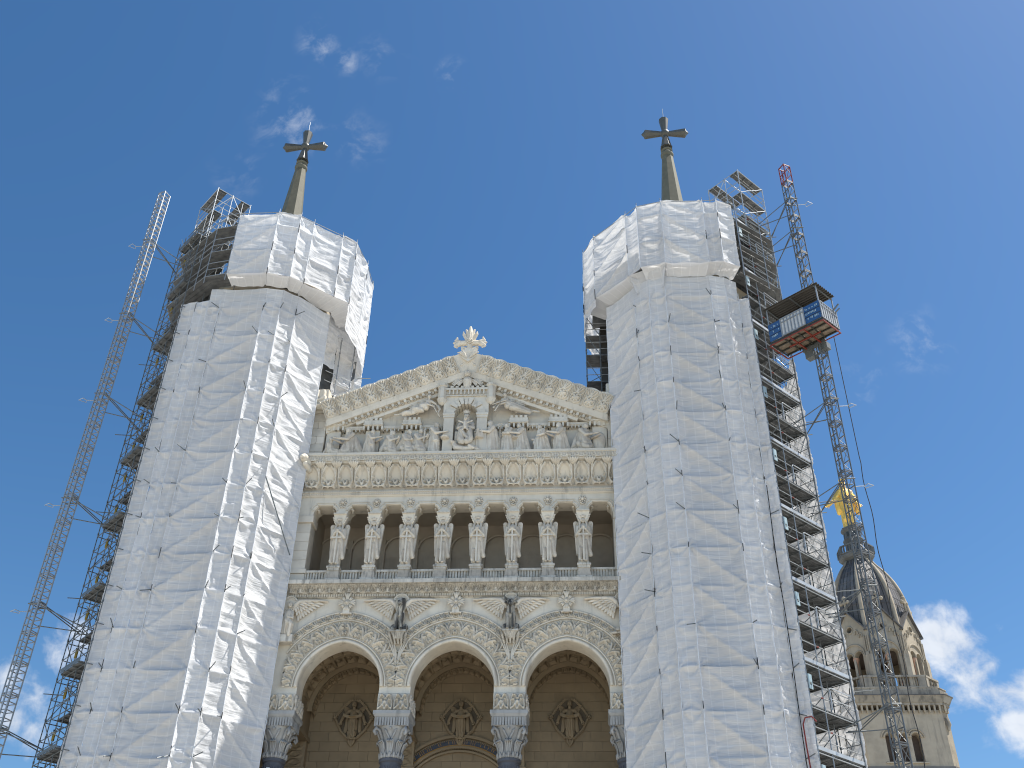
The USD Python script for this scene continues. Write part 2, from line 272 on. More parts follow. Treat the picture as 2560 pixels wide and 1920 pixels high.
M = dict(
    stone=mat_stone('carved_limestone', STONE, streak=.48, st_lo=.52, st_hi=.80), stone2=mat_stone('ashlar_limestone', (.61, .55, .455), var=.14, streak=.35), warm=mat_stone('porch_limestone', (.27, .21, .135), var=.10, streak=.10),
    dirty=mat_stone('weathered_limestone', (.51, .47, .40), var=.22, streak=.6, st_lo=.50, st_hi=.70, scale=2.4), statue=mat_stone('statue_limestone', (.61, .55, .455), var=.12, streak=.45, st_lo=.55, st_hi=.75, scale=2.0),
    black=mat_stone('sooted_limestone', (.40, .37, .31), var=.3, streak=.92, st_lo=.44, st_hi=.58, stain=(.05, .048, .045), scale=2.0),
    lant=mat_stone('lantern_stone', (.125, .125, .12), var=.2, streak=.5), grey=mat_stone('grey_marble', (.35, .34, .32), var=.18, streak=.4, st_lo=.5, st_hi=.75, rough=.6), granite=mat_plain('dark_granite', (.085, .085, .095), rough=.4, scale=30),
    gold=mat_plain('gilded_bronze', (.86, .55, .13), rough=.42, metal=.45, scale=3), zinc=mat_plain('painted_zinc', (.125, .12, .088), spec=.2, rough=.7, scale=3), bronze=mat_plain('dark_zinc', (.035, .036, .030), rough=.35, scale=3),
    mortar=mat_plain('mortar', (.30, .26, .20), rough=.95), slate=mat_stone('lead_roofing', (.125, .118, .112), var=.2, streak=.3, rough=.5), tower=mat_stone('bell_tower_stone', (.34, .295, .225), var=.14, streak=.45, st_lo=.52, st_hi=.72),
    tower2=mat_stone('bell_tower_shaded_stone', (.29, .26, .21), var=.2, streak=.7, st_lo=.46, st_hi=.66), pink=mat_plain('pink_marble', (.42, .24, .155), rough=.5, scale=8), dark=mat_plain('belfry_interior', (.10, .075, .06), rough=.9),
    pipe=mat_plain('galvanised_steel', (.27, .285, .295), rough=.42, metal=.35, scale=4), pipe2=mat_plain('weathered_steel', (.13, .142, .145), rough=.5, metal=.3, scale=4), deck=mat_plain('steel_deck', (.135, .14, .14), rough=.6, metal=.2, scale=3, var=.3), board=mat_plain('alloy_board', (.42, .44, .45), rough=.4, metal=.3, scale=2),
    mast=mat_plain('mast_alloy', (.30, .315, .325), rough=.4, metal=.5, scale=4), mast2=mat_plain('mast_steel', (.12, .128, .132), rough=.5, metal=.3, scale=4), red=mat_plain('red_paint', (.19, .03, .018), rough=.45), blue=mat_plain('blue_tarpaulin', (.022, .075, .19), rough=.5), white=mat_plain('white_sheet', (.52, .52, .51), rough=.5),
    ply=mat_plain('plywood', (.21, .17, .125), rough=.7, scale=5, var=.25), brown=mat_plain('brown_sheet', (.055, .05, .042), rough=.55), rope=mat_plain('black_rope', (.02, .02, .022), rough=.8), hose=mat_plain('red_hose', (.18, .02, .015), rough=.6), yellow=mat_plain('yellow_paint', (.30, .20, .02), rough=.5),
    paleblue=mat_plain('pale_blue_steel', (.30, .39, .42), rough=.45), net=mat_net('white_debris_netting', (.80, .805, .81), .24, .02), lace=mat_plain('white_lacing', (.70, .72, .74), rough=.7),
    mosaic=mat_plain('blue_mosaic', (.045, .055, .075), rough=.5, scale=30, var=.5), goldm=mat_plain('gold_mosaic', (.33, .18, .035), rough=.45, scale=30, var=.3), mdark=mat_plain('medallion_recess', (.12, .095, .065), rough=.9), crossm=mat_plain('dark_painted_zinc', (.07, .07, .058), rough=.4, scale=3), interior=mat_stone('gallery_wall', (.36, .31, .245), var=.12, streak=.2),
    ground=mat_stone('pale_paving', (.44, .415, .37), var=.10, streak=.15, scale=.4))
# ---------------------------------------------------------------- ground
g = MB().box(-400, 400, -400, 400, -1.0, 0.0); obj('plaza_ground', g, M['ground'], kind='structure')
st = MB()
for k in range(12): st.box(-14-(11-k)*.05, 14+(11-k)*.05, -9+k*.5, -8.5+k*.5 if k < 11 else 6.0, 0.004, .5*(k+1))
obj('porch_steps', st, M['stone2'], kind='structure')
# ================================================================ the church front
random.seed(5); rng = np.random.default_rng(5)
F = thing('basilica', 'pale carved limestone church front with gable and three arches between two wrapped towers', 'church')
def fobj(name, mesh, mat='stone', parent=None, smooth=False, **k): return obj(name, mesh, M[mat], parent or F, smooth, **k)
XZ = lambda y0: (lambda u, v, h: (u, y0-h, v))
import shapely
from shapely.geometry import Polygon, box as sbox
BAYS = (-5.6, 0.0, 5.6); COLS = (-8.4, -2.8, 2.8, 8.4); SPR = 19.3
AW, AR = 2.03, 2.26                          # pointed arch: half width, rise
ACR = (AR*AR+AW*AW)/(2*AW); ACO = ACR-AW      # radius and offset of its two centres
def arch(off=0.0, n=24, down=None):
    """outline of the pointed arch grown by off, left springing to right springing; centred on x=0"""
    R = ACR+off; top = math.acos(ACO/R); a = np.linspace(0, top, n)
    right = np.stack([-ACO+R*np.cos(a), SPR+R*np.sin(a)], 1)
    pts = np.vstack([(right*[-1, 1]), right[::-1][1:]])
    if down is not None: pts = np.vstack([[[-AW-off, down]], pts, [[AW+off, down]]])
    return pts
def arch_at(t, off):
    """point and outward normal on the right (t>0) or left (t<0) half; |t| = arc angle"""
    R = ACR+off; s = np.sign(t); a = np.abs(t)
    return s*(-ACO+R*np.cos(a)), SPR+R*np.sin(a)
# --- arcade wall with its three openings
wall = sbox(-9.6, 18.95, 9.6, 23.95)
for c in BAYS: wall = wall.difference(Polygon(arch(0, down=18.0)+[c, 0]))
b = MB().prism(np.asarray(wall.exterior.coords)[:-1], lambda x, y, d: (x, d, y), 0.0, 1.1); fobj('arcade_wall', b, 'stone')
motif_arch = mir([(bez((.0, .0), (.03, .5), (.0, .8)), .05, .03, .05), (bez((.03, .12), (.10, .55), (.36, .80), n=7), .06, .10, .13), (bez((.05, .35), (.2, .6), (.44, .58), n=6), .05, .06, .10), (bez((.02, .5), (.06, .8), (.19, .98), n=6), .05, .06, .11),
                  (bez((.30, .02), (.46, .10), (.36, .26), n=6), .05, .07, .10), (bez((.49, .0), (.5, .3), (.44, .55)), .03, .02, .05)])
def place_arch_motifs(c, off0, off1, step, items, hs, name, mat, t_lo=.0, clipx=2.79, nu=22, nv=18, fit=1.0):
    R = ACR+(off0+off1)/2; top = math.acos(ACO/R); n = max(1, int(round(top/step))); st_ = top/n
    for side in (-1, 1):
        for k in range(n):
            t0, t1 = k*st_, (k+1)*st_; tm = (t0+t1)/2
            xm, zm = arch_at(side*tm, (off0+off1)/2)
            if abs(xm) > clipx or tm < t_lo: continue
            def mp(u, v, h, side=side, tm=tm):
                x, z = arch_at(side*np.clip(tm+side*u*st_*fit, 1e-5, top+.04), off0+(off1-off0)*v); x = np.clip(x, -2.795, 2.795)
                return x+c, -.012-h, z
            fobj(name, relief(lambda U, V: strokes(U, V, items)*hs, -.5, .5, 0, 1, nu, nv, mp), mat, smooth=True)
motif_small = mir([(bez((.0, .05), (.0, .6), (.0, .95)), .07, .05, .09), (bez((.05, .1), (.3, .5), (.22, .9), n=7), .08, .07, .12), (bez((.1, .05), (.5, .1), (.42, .5), n=6), .07, .06, .10)])
for c in BAYS:
    # plain round moulding at the opening's edge, then bands
    for o, r, y in ((.10, .10, -.02), (.27, .045, -.03), (1.20, .05, -.05), (1.62, .06, -.04)):
        pts = arch(o, 30); pts = pts[(np.abs(pts[:, 0]) < 2.80)]; up = pts[:, 1] > SPR-.01
        fobj('arch_moulding', MB().sweep(np.stack([pts[up, 0]+c, np.full(up.sum(), y), pts[up, 1]], 1), r, 8), 'stone', smooth=True)
    # bead rows: small studs
    for o, step, r in ((.36, .105, .032), (1.10, .12, .040)):
        q = MB(); R = ACR+o; top = math.acos(ACO/R); n = int(R*top/step)
        for side in (-1, 1):
            for k in range(n):
                x, z = arch_at(side*(k+.5)*top/n, o)
                if abs(x) < 2.76: q.lathe([(r, 0), (r*.7, r*.7), (0, r)], 5, (0, 0, 0))
                if abs(x) < 2.76:
                    v = q.v[-1]; q.v[-1] = np.stack([v[:, 0]+x+c, -.01-v[:, 2], v[:, 1]+z], 1)
        fobj('bead_row', q, 'stone')
    place_arch_motifs(c, .40, 1.08, .235, motif_arch, 1.55, 'arch_palmette', 'stone')
    place_arch_motifs(c, 1.24, 1.60, .125, motif_small, 1.5, 'arch_leaf', 'stone', nu=12, nv=10)
    # inner soffit carving, then the coffered vault behind
    R1 = ACR; top = math.acos(ACO/R1)
    def vault(name, off, y0, y1, nseg, rows, depth, mat, c=c):
        R = ACR+off; top = math.acos(ACO/R)
        for side in (-1, 1):
            def mp(u, v, h, side=side):
                a = np.clip(u, 0, 1)*top; rr = R+h
                return c+side*(-ACO+rr*np.cos(a)), y0+(y1-y0)*v, SPR+rr*np.sin(a)
            hf = lambda U, V: depth*((np.abs((U*nseg) % 1-.5) < .36)*(np.abs((V*rows) % 1-.5) < .38))*(1-.55*(np.hypot((U*nseg) % 1-.5, (V*rows) % 1-.5) < .22))
            fobj(name, relief(hf, 0, 1, 0, 1, nseg*10+1, rows*10+1, mp), mat)
    vault('arch_soffit', 0.02, 1.02, .10, 9, 1, .10, 'stone')
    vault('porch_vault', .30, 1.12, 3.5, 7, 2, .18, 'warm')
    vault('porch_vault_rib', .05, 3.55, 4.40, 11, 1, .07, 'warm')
    # step between soffit and vault
    for o0, o1, y in ((0.0, .34, 1.11), (.06, .34, 3.52)):
        a0, a1 = arch(o0, 20), arch(o1, 20); n = len(a0); vv = np.vstack([np.stack([a0[:, 0]+c, np.full(n, y), a0[:, 1]], 1), np.stack([a1[:, 0]+c, np.full(n, y), a1[:, 1]], 1)])
        i = np.arange(n-1); fobj('vault_step', (vv, np.stack([i, i+1, i+1+n, i+n], 1)), 'warm')
# vault support walls between the bays, responds on the back wall
for x in COLS:
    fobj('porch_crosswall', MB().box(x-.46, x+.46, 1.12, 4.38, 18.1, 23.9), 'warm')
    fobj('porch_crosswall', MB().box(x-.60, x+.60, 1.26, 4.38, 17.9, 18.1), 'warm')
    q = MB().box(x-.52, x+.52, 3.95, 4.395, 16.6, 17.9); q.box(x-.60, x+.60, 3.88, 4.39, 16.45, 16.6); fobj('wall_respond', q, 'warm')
    for k in range(3):
        fobj('respond_carving', relief(lambda U, V: strokes(U, V, mir([(bez((.05, .1), (.6, .3), (.1, .9)), .1, .1, .06)])), -.5, .5, 0, 1, 12, 14, lambda u, v, h, k=k, x=x: (x+u*.8, 3.94-h, 16.62+.42*k+v*.4)), 'warm', smooth=True)
# --- impost blocks, capitals, columns
scroll = mir([(bez((.42, .02), (.52, .5), (.30, .95), n=9), .06, .05, .11), (bez((.30, .95), (.10, .98), (.05, .7), n=7), .05, .05, .11), (bez((.42, .1), (.1, .25), (.16, .55), n=8), .06, .06, .13), (bez((.16, .55), (.2, .8), (.34, .62), n=6), .05, .03, .10), (bez((.02, .05), (.15, .35), (.02, .55), n=7), .06, .07, .14)])
for x in COLS:
    g_ = part_group('column', F)
    fobj('impost_block', MB().box(x-.78, x+.78, -.10, 1.3, 18.06, 18.95, .03), 'stone', g_)
    for cx in (-.39, .39):
        fobj('impost_scroll', relief(lambda U, V: strokes(U, V, scroll), -.5, .5, 0, 1, 22, 24, lambda u, v, h, cx=cx: (x+cx+u*.74, -.105-h*1.4, 18.10+v*.8)), 'stone', g_, smooth=True)
        fobj('impost_scroll', relief(lambda U, V: strokes(U, V, scroll), -.5, .5, 0, 1, 16, 18, lambda u, v, h, cx=cx: (x+.785+h, .58+cx+u*.7, 18.10+v*.8)), 'stone', g_, smooth=True)
    q = MB()
    for e, (z0, z1, w0, w1) in enumerate(((17.90, 18.06, .90, .90), (17.78, 17.90, .82, .90), (17.34, 17.78, .74, .80))):
        q.frame((x, .56, (z0+z1)/2), (1, 0, 0), (0, 1, 0), (0, 0, 1), (2*w0, 2*w0*.95, z1-z0), w1/w0)
    for k in range(11):
        for (px, py, nx, ny) in ((x-.66+k*.132, .56-.755, 0, -1), (x+.79, .56-.66+k*.132, 1, 0), (x-.79, .56-.66+k*.132, -1, 0)):
            q.frame((px+nx*.0, py+ny*.0, 17.56), (1, 0, 0), (0, 1, 0), (0, 0, 1), (.085 if ny else .07, .085 if nx else .07, .40))
    fobj('abacus', q, 'grey', g_)
    # bell with leaves and corner volutes
    q = MB().lathe([(.50, 15.95), (.54, 15.98), (.54, 16.08), (.47, 16.12), (.46, 16.4), (.52, 16.8), (.70, 17.2), (.80, 17.36)], 28, (x, .56, 0)); fobj('capital_bell', q, 'grey', g_, smooth=50)
    for k in range(8):
        a = k*PI/4+PI/8; big = k % 2 == 0; q = MB()
        for j in range(8):
            aa = k*PI/4; dr = lambda r, z, t: (x+r*math.cos(aa+t), .56+r*math.sin(aa+t), z)
        a = k*PI/4
        for t in (-.18, -.06, .06, .18):
            q.sweep([(x+r*math.cos(a+t*s_), .56+r*math.sin(a+t*s_), z) for r, z, s_ in ((.48, 16.1, .6), (.52, 16.4, 1.1), (.60, 16.62, 1.3), (.72, 16.72, 1.0), (.74, 16.64, .6))], [.05, .055, .05, .05, .03], 5)
        fobj('capital_leaf', q, 'grey', g_, smooth=True)
        if k % 2:
            q = MB(); sp = [(x+r*math.cos(a), .56+r*math.sin(a), z) for r, z in ((.50, 16.5), (.58, 16.85), (.78, 17.18), (1.0, 17.25), (1.08, 17.08), (1.0, 16.96), (.92, 17.04), (.96, 17.12))]
            q.sweep(sp, [.05, .07, .09, .09, .085, .075, .06, .03], 7); fobj('capital_volute', q, 'grey', g_, smooth=True)
        else:
            q = MB()
            for t in (-.35, .35):
                q.sweep([(x+r*math.cos(a+t*s_), .56+r*math.sin(a+t*s_), z) for r, z, s_ in ((.50, 16.55, .1), (.56, 16.85, .35), (.70, 17.10, .9), (.74, 17.22, 1.1), (.72, 17.12, .7))], [.05, .06, .06, .055, .03], 6)
            q.lathe([(0, -.09), (.09, 0), (0, .09)], 8, (x+.79*math.cos(a), .56+.79*math.sin(a), 17.24)); fobj('capital_volute', q, 'grey', g_, smooth=True)
    for k in range(16):
        a = k*PI/8; fobj('capital_collar_leaf', MB().sweep([(x+r*math.cos(a), .56+r*math.sin(a), z) for r, z in ((.50, 15.97), (.55, 16.02), (.56, 16.14), (.60, 16.2))], [.05, .06, .06, .03], 5), 'grey', g_, smooth=True)
    prof = [(.50, 6.4), (.50, 15.75), (.56, 15.80), (.56, 15.93), (.50, 15.95)]; q = MB().lathe(prof, 32, (x, .56, 0))
    for k in range(20):
        a = k*PI/10; q.tube((x+.495*math.cos(a), .56+.495*math.sin(a), 6.5), (x+.495*math.cos(a), .56+.495*math.sin(a), 15.6), .045, 5)
    fobj('column_shaft', q, 'granite', g_, smooth=35)
    fobj('column_base', MB().lathe([(.9, 5.9), (.9, 6.1), (.75, 6.2), (.72, 6.35), (.52, 6.45)], 24, (x, .56, 0)), 'grey', g_, smooth=40)
# --- porch back wall, stone by stone
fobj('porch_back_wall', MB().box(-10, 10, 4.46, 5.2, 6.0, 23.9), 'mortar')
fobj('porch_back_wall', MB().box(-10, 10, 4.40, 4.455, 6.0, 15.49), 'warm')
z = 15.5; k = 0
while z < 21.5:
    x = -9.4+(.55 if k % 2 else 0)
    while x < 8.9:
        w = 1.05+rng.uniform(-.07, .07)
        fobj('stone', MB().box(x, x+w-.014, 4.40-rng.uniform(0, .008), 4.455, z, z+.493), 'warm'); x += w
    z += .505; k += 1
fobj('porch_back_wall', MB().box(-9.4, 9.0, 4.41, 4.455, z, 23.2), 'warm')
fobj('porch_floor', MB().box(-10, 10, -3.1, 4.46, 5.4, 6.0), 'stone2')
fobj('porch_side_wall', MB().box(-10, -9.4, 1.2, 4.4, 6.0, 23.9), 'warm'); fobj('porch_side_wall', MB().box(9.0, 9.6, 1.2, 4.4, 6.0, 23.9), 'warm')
# door arch
def ring(c, r0, r1, a0, a1, y0, y1, n=60):
    poly = np.vstack([arcpts(c, r1, a0, a1, n), arcpts(c, r0, a1, a0, n)]); return MB().prism(poly, lambda x, y, d: (x, d, y), y0, y1)
DC = (0.0, 14.44)
for r0, r1, y, mt in ((3.72, 3.86, 4.22, 'warm'), (3.18, 3.30, 4.20, 'warm'), (3.0, 3.10, 4.24, 'warm')): fobj('door_arch_moulding', ring(DC, r0, r1, .02, PI-.02, y, 4.395), mt)
fobj('door_arch_band', ring(DC, 3.38, 3.64, .02, PI-.02, 4.30, 4.395), 'mosaic'); fobj('door_arch_gold', ring(DC, 3.32, 3.38, .02, PI-.02, 4.26, 4.395), 'goldm')
for r, n in ((3.68, 120), (3.25, 110)):
    q = MB()
    for k in range(n):
        a = .03+(PI-.06)*k/(n-1); q.frame((DC[0]+(r-.07)*math.cos(a), 4.27, DC[1]+(r-.07)*math.sin(a)), (math.sin(a), 0, -math.cos(a)), (0, 1, 0), (math.cos(a), 0, math.sin(a)), (.045, .06, .06))
    fobj('door_arch_beads', q, 'warm')
q = MB(); r_ = random.Random(3)
for k in range(90):
    a = .25+(PI-.5)*k/89
    if r_.random() < .75: q.frame((DC[0]+3.51*math.cos(a), 4.295, DC[1]+3.51*math.sin(a)), (math.sin(a), 0, -math.cos(a)), (0, 1, 0), (math.cos(a), 0, math.sin(a)), (.03, .015, .16))
fobj('door_arch_tesserae', q, 'goldm')
# --- cornice over the arches: dentils, leaf cavetto, ledge
fobj('lower_entablature', MB().extrude_path([(-.6, 23.95), (.06, 23.95), (.10, 24.00), (.10, 24.14), (.16, 24.16), (.20, 24.24), (.28, 24.34), (.46, 24.47), (.56, 24.50), (-.6, 24.50)], (-9.7, 0, 0), (9.5, 0, 0)), 'dirty')
q = MB()
for k in range(150): q.box(-9.5+k*.125, -9.5+k*.125+.07, -.17, -.09, 23.99, 24.12)
fobj('dentil_row', q, 'stone')
palm = mir([(bez((0, .02), (0, .5), (0, .98)), .06, .05, .10), (bez((.04, .05), (.12, .6), (.20, .92), n=7), .06, .06, .10), (bez((.06, .05), (.30, .35), (.40, .78), n=7), .06, .06, .11), (bez((.08, .02), (.45, .1), (.44, .45), n=7), .06, .05, .10)])
for k in range(36):
    xc = -9.1+.505*k
    fobj('cornice_leaf', relief(lambda U, V: strokes(U, V, palm)*.9, -.5, .5, 0, 1, 15, 12, lambda u, v, h: (xc+u*.50, -.155-.36*v**2.2-h*1.9, 24.15+v*.34)), 'dirty', smooth=True)
for k in range(9): fobj('ledge_slab', MB().box(-9.7+k*2.14, -9.7+(k+1)*2.14-.012, -.66, .4, 24.505, 24.73, .012), 'dirty')
# --- spandrel flowers (three big cross-flowers over the arches)
for c in BAYS:
    g_ = part_group('cross_flower', F)
    q = MB()
    for k in range(8):
        a = k*PI/4; L = .44 if k % 2 == 0 else .36
        for t in (-.28, 0, .28) if k % 2 == 0 else (-.14, .14):
            q.sweep([(c+math.cos(a+t*s_)*r*(1.15 if k == 2 else 1), -.12-d, 23.62+math.sin(a+t*s_)*r*(1.25 if k in (2,) else 1)) for r, d, s_ in ((.10, .06, 1), (.24, .14, .7), (L*.8, .16, .85), (L, .10, 1.15))], [.05, .05, .065, .03], 6)
    fobj('flower_petals', q, 'stone', g_, smooth=True)
    q = MB()
    for k in range(10):
        a = k*PI/5; q.sweep([(c+.06*math.cos(a), -.26, 23.62+.06*math.sin(a)), (c+.16*math.cos(a), -.25, 23.62+.16*math.sin(a))], [.035, .045], 5)
    s_ = trimesh.creation.icosphere(2, .085); s_.apply_translation((c, -.29, 23.62)); q.mesh(s_); fobj('flower_centre', q, 'stone', g_, smooth=True)
    q = MB().frame((c, -.15, 23.16), (1, 0, 0), (0, 1, 0), (0, 0, 1), (.34, .24, .30), 1.0); q.sweep([(c-.28, -.14, 23.06), (c, -.2, 23.12), (c+.28, -.14, 23.06)], .07, 6); fobj('flower_stem', q, 'stone', g_)
# --- gallery
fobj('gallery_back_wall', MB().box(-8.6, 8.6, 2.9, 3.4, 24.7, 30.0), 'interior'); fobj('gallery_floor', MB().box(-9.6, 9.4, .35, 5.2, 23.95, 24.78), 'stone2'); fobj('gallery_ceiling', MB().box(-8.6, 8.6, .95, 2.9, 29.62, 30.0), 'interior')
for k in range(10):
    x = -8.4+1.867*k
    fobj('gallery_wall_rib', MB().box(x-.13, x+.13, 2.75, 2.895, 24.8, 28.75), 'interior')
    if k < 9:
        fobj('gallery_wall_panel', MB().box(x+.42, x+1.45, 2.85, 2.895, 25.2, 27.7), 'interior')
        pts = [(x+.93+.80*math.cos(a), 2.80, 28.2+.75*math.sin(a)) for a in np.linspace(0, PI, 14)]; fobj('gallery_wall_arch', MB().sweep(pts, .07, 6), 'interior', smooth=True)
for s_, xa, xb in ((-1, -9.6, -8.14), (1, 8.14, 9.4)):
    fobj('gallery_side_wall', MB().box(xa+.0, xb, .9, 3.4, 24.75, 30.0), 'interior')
    zz = 24.75
    for k, h in enumerate((.62, .26, .55, .55, .55, .55, .55, .42)):
        wide = .06 if k in (1, 7) else 0
        if k < 2 or k == 7: fobj('pier_stone', MB().box(xa, xb+(.05+wide)*(1 if s_ < 0 else 0), -.04-wide, .89, zz, zz+h-.01, .015), 'stone2')
        else:
            xm = xa+(.7 if k % 2 else .45); fobj('pier_stone', MB().box(xa, xm-.008, 0, .89, zz, zz+h-.01, .008), 'stone2'); fobj('pier_stone', MB().box(xm, xb, rng.uniform(0, .006), .89, zz, zz+h-.01, .008), 'stone2')
        zz += h
up = sbox(-9.6, 28.83, 9.4, 29.95)
lint = A([(-.64, 28.8), (-.62, 29.02), (-.57, 29.16), (-.48, 29.27), (-.40, 29.31), (-.40, 29.40), (.40, 29.40), (.40, 29.31), (.48, 29.27), (.57, 29.16), (.62, 29.02), (.64, 28.8)])
for k in range(9): up = up.difference(Polygon(lint+[-7.467+1.867*k, 0]))
fobj('gallery_lintel', MB().prism(np.asarray(up.exterior.coords)[:-1], lambda x, y, d: (x, d, y), 0.0, .95), 'stone')
for k in range(9):
    xc = -7.467+1.867*k
    for gr, r, y in ((1.10, .045, -.03), (1.28, .03, -.015)):
        pts = (lint-[0, 29.0])*[gr, 1.0]+[xc, 29.0+(gr-1)*.7]; fobj('lintel_moulding', MB().sweep(np.stack([pts[1:-1, 0], np.full(len(pts)-2, y), pts[1:-1, 1]], 1), r, 6), 'stone', smooth=40)
    for s_ in (-1, 1): fobj('lintel_corbel', MB().sweep([(xc+s_*.46, .45, 29.18), (xc+s_*.42, .28, 29.28), (xc+s_*.44, .12, 29.22)], [.07, .09, .05], 6), 'stone', smooth=True)
for k in range(8):
    xc = -6.533+1.867*k
    q = MB()
    for a in np.linspace(0, 2*PI, 9)[:-1]: q.sweep([(xc+.10*math.cos(a), -.02, 29.58+.10*math.sin(a)), (xc+.2*math.cos(a), -.07, 29.58+.2*math.sin(a))], [.05, .06], 5)
    s_ = trimesh.creation.icosphere(2, .10); s_.apply_translation((xc, -.08, 29.58)); q.mesh(s_)
    q.sweep([(xc-.12, -.03, 29.38), (xc, -.06, 29.28), (xc+.12, -.03, 29.38)], .05, 5); fobj('lintel_boss', q, 'stone', smooth=True)
# balustrade
q = MB().box(-8.14, 8.14, -.02, .22, 25.42, 25.56, .02).box(-8.14, 8.14, 0, .2, 24.78, 24.9); fobj('balustrade_rail', q, 'dirty')
fobj('balustrade_back', MB().box(-8.14, 8.14, .10, .18, 24.9, 25.42), 'dirty')
q = MB()
for k in range(108): q.box(-8.1+k*.15, -8.1+k*.15+.085, .02, .10, 24.9, 25.42)
fobj('balustrade_flutes', q, 'dirty')
# --- upper bands
fobj('bead_course', MB().extrude_path([(-.5, 29.95), (.05, 29.95), (.10, 30.0), (.10, 30.12), (.15, 30.14), (.15, 30.22), (.06, 30.3), (.02, 30.44), (-.5, 30.44)], (-9.6, 0, 0), (9.4, 0, 0)), 'stone')
q = MB()
for k in range(190): q.box(-9.3+k*.098, -9.3+k*.098+.06, -.14, -.09, 30.01, 30.11); q.box(-9.3+k*.098, -9.3+k*.098+.05, -.19, -.14, 30.15, 30.21)
fobj('bead_studs', q, 'stone')
cav = lambda v: .03+.36*np.asarray(v)**2.0
prof = [(-.6, 30.44)]+[(float(cav(t)), 30.44+1.22*t) for t in np.linspace(0, 1, 9)]+[(-.6, 31.66)]
fobj('frieze_bed', MB().extrude_path(prof, (-8.9, 0, 0), (8.8, 0, 0)), 'stone')
acanth = mir([(bez((.05, .05), (.30, -.02), (.36, .16), n=8), .06, .07, .13), (bez((.36, .16), (.38, .30), (.24, .28), n=6), .05, .04, .10), (bez((.20, .10), (.52, .20), (.40, .62), n=10), .05, .07, .12), (bez((.40, .55), (.34, .85), (.14, .99), n=9), .07, .05, .12),
                (bez((.42, .40), (.46, .5), (.30, .52), n=5), .05, .03, .10), (bez((.42, .62), (.49, .8), (.40, .92), n=6), .06, .04, .11), (bez((.34, .75), (.38, .95), (.28, 1.0), n=5), .05, .03, .10), (bez((.47, .0), (.5, .5), (.48, 1.0)), .025, .02, .05),
                (bez((.0, .16), (.12, .24), (.10, .36), n=6), .09, .05, .12)])
def wave_edge(U, V): return strokes(U, V, acanth)
for k in range(19):
    xc = -8.393+.933*k
    fobj('acanthus_motif', relief(wave_edge, -.5, .5, 0, 1, 26, 34, lambda u, v, h: (xc+u*.93, -.003-cav(v)-h*2.1, 30.45+v*1.20)), 'stone', smooth=True)
fobj('cornice_bed', MB().extrude_path([(-.6, 31.66), (.42, 31.66), (.42, 31.76), (.60, 31.80), (.64, 31.86), (.70, 32.18), (.76, 32.22), (.76, 32.36), (-.6, 32.36)], (-8.75, 0, 0), (8.45, 0, 0)), 'stone')
tiny = mir([(bez((0, .02), (0, .5), (0, .96)), .08, .05, .11), (bez((.06, .05), (.35, .4), (.30, .9), n=6), .09, .08, .12), (bez((.12, .02), (.5, .1), (.46, .5), n=6), .08, .06, .10)])
for k in range(37):
    xc = -8.40+.4665*k
    fobj('cornice_leaf', relief(lambda U, V: strokes(U, V, tiny)*.7, -.5, .5, 0, 1, 12, 9, lambda u, v, h: (xc+u*.46, -.643-.06*v-h*1.2, 31.87+v*.30)), 'stone', smooth=True)
for k in range(18):
    xc = -7.93+.933*k
    q = MB()
    for a in (-.9, -.45, 0, .45, .9):
        q.sweep([(xc+.05*math.sin(a), -.40, 31.56), (xc+.13*math.sin(a), -.50-.06*math.cos(a), 31.64), (xc+.26*math.sin(a), -.58-.16*math.cos(a), 31.72), (xc+.33*math.sin(a), -.60-.22*math.cos(a), 31.80)], [.06, .08, .085, .05], 6)
    fobj('cornice_corbel', q, 'stone', smooth=True)
# --- gable
AL = rad(22.6); CA, SA = math.cos(AL), math.sin(AL)
apex = 38.12
tri = [(-8.1, 32.36), (8.1, 32.36), (8.1, 34.7), (0, apex), (-8.1, 34.7)]
fobj('gable_wall', MB().prism(tri, lambda x, y, d: (x, d, y), .30, 1.3), 'stone')
fobj('gable_core', MB().prism([(-8.3, 32.36), (8.3, 32.36), (8.3, 35.6), (0, 39.0), (-8.3, 35.6)], lambda x, y, d: (x, d, y), 1.31, 1.9), 'stone2')
def rake(side):
    """local (s along slope from the apex, n across, d out) -> 3D; n=0 is the lower edge of the crest"""
    return lambda s, n, d: (side*(s*CA+n*SA), -d, apex+.06-s*SA+n*CA)
ros = [(np.stack([.37*np.cos(np.linspace(0, 2*PI, 25)), .32+.25*np.sin(np.linspace(0, 2*PI, 25))], 1)*1.0, .045, .045, .07)]
for k in range(6):
    a = k*PI/3+.3; ros.append((A([(.09*math.cos(a), .30+.075*math.sin(a)), (.21*math.cos(a), .30+.165*math.sin(a))]), .075, .085, .12))
ros.append((A([(0, .30), (.001, .30)]), .085, .085, .15))
feather = mir([(bez((0, .58), (0, .8), (0, .98)), .04, .03, .07), (bez((.02, .62), (.10, .82), (.20, .95), n=6), .045, .04, .08), (bez((.06, .58), (.25, .72), (.36, .88), n=6), .045, .04, .08), (bez((.2, .52), (.38, .58), (.46, .74), n=6), .04, .03, .07), (bez((.49, .0), (.43, .5), (.49, 1.0), n=8), .045, .03, .08)])
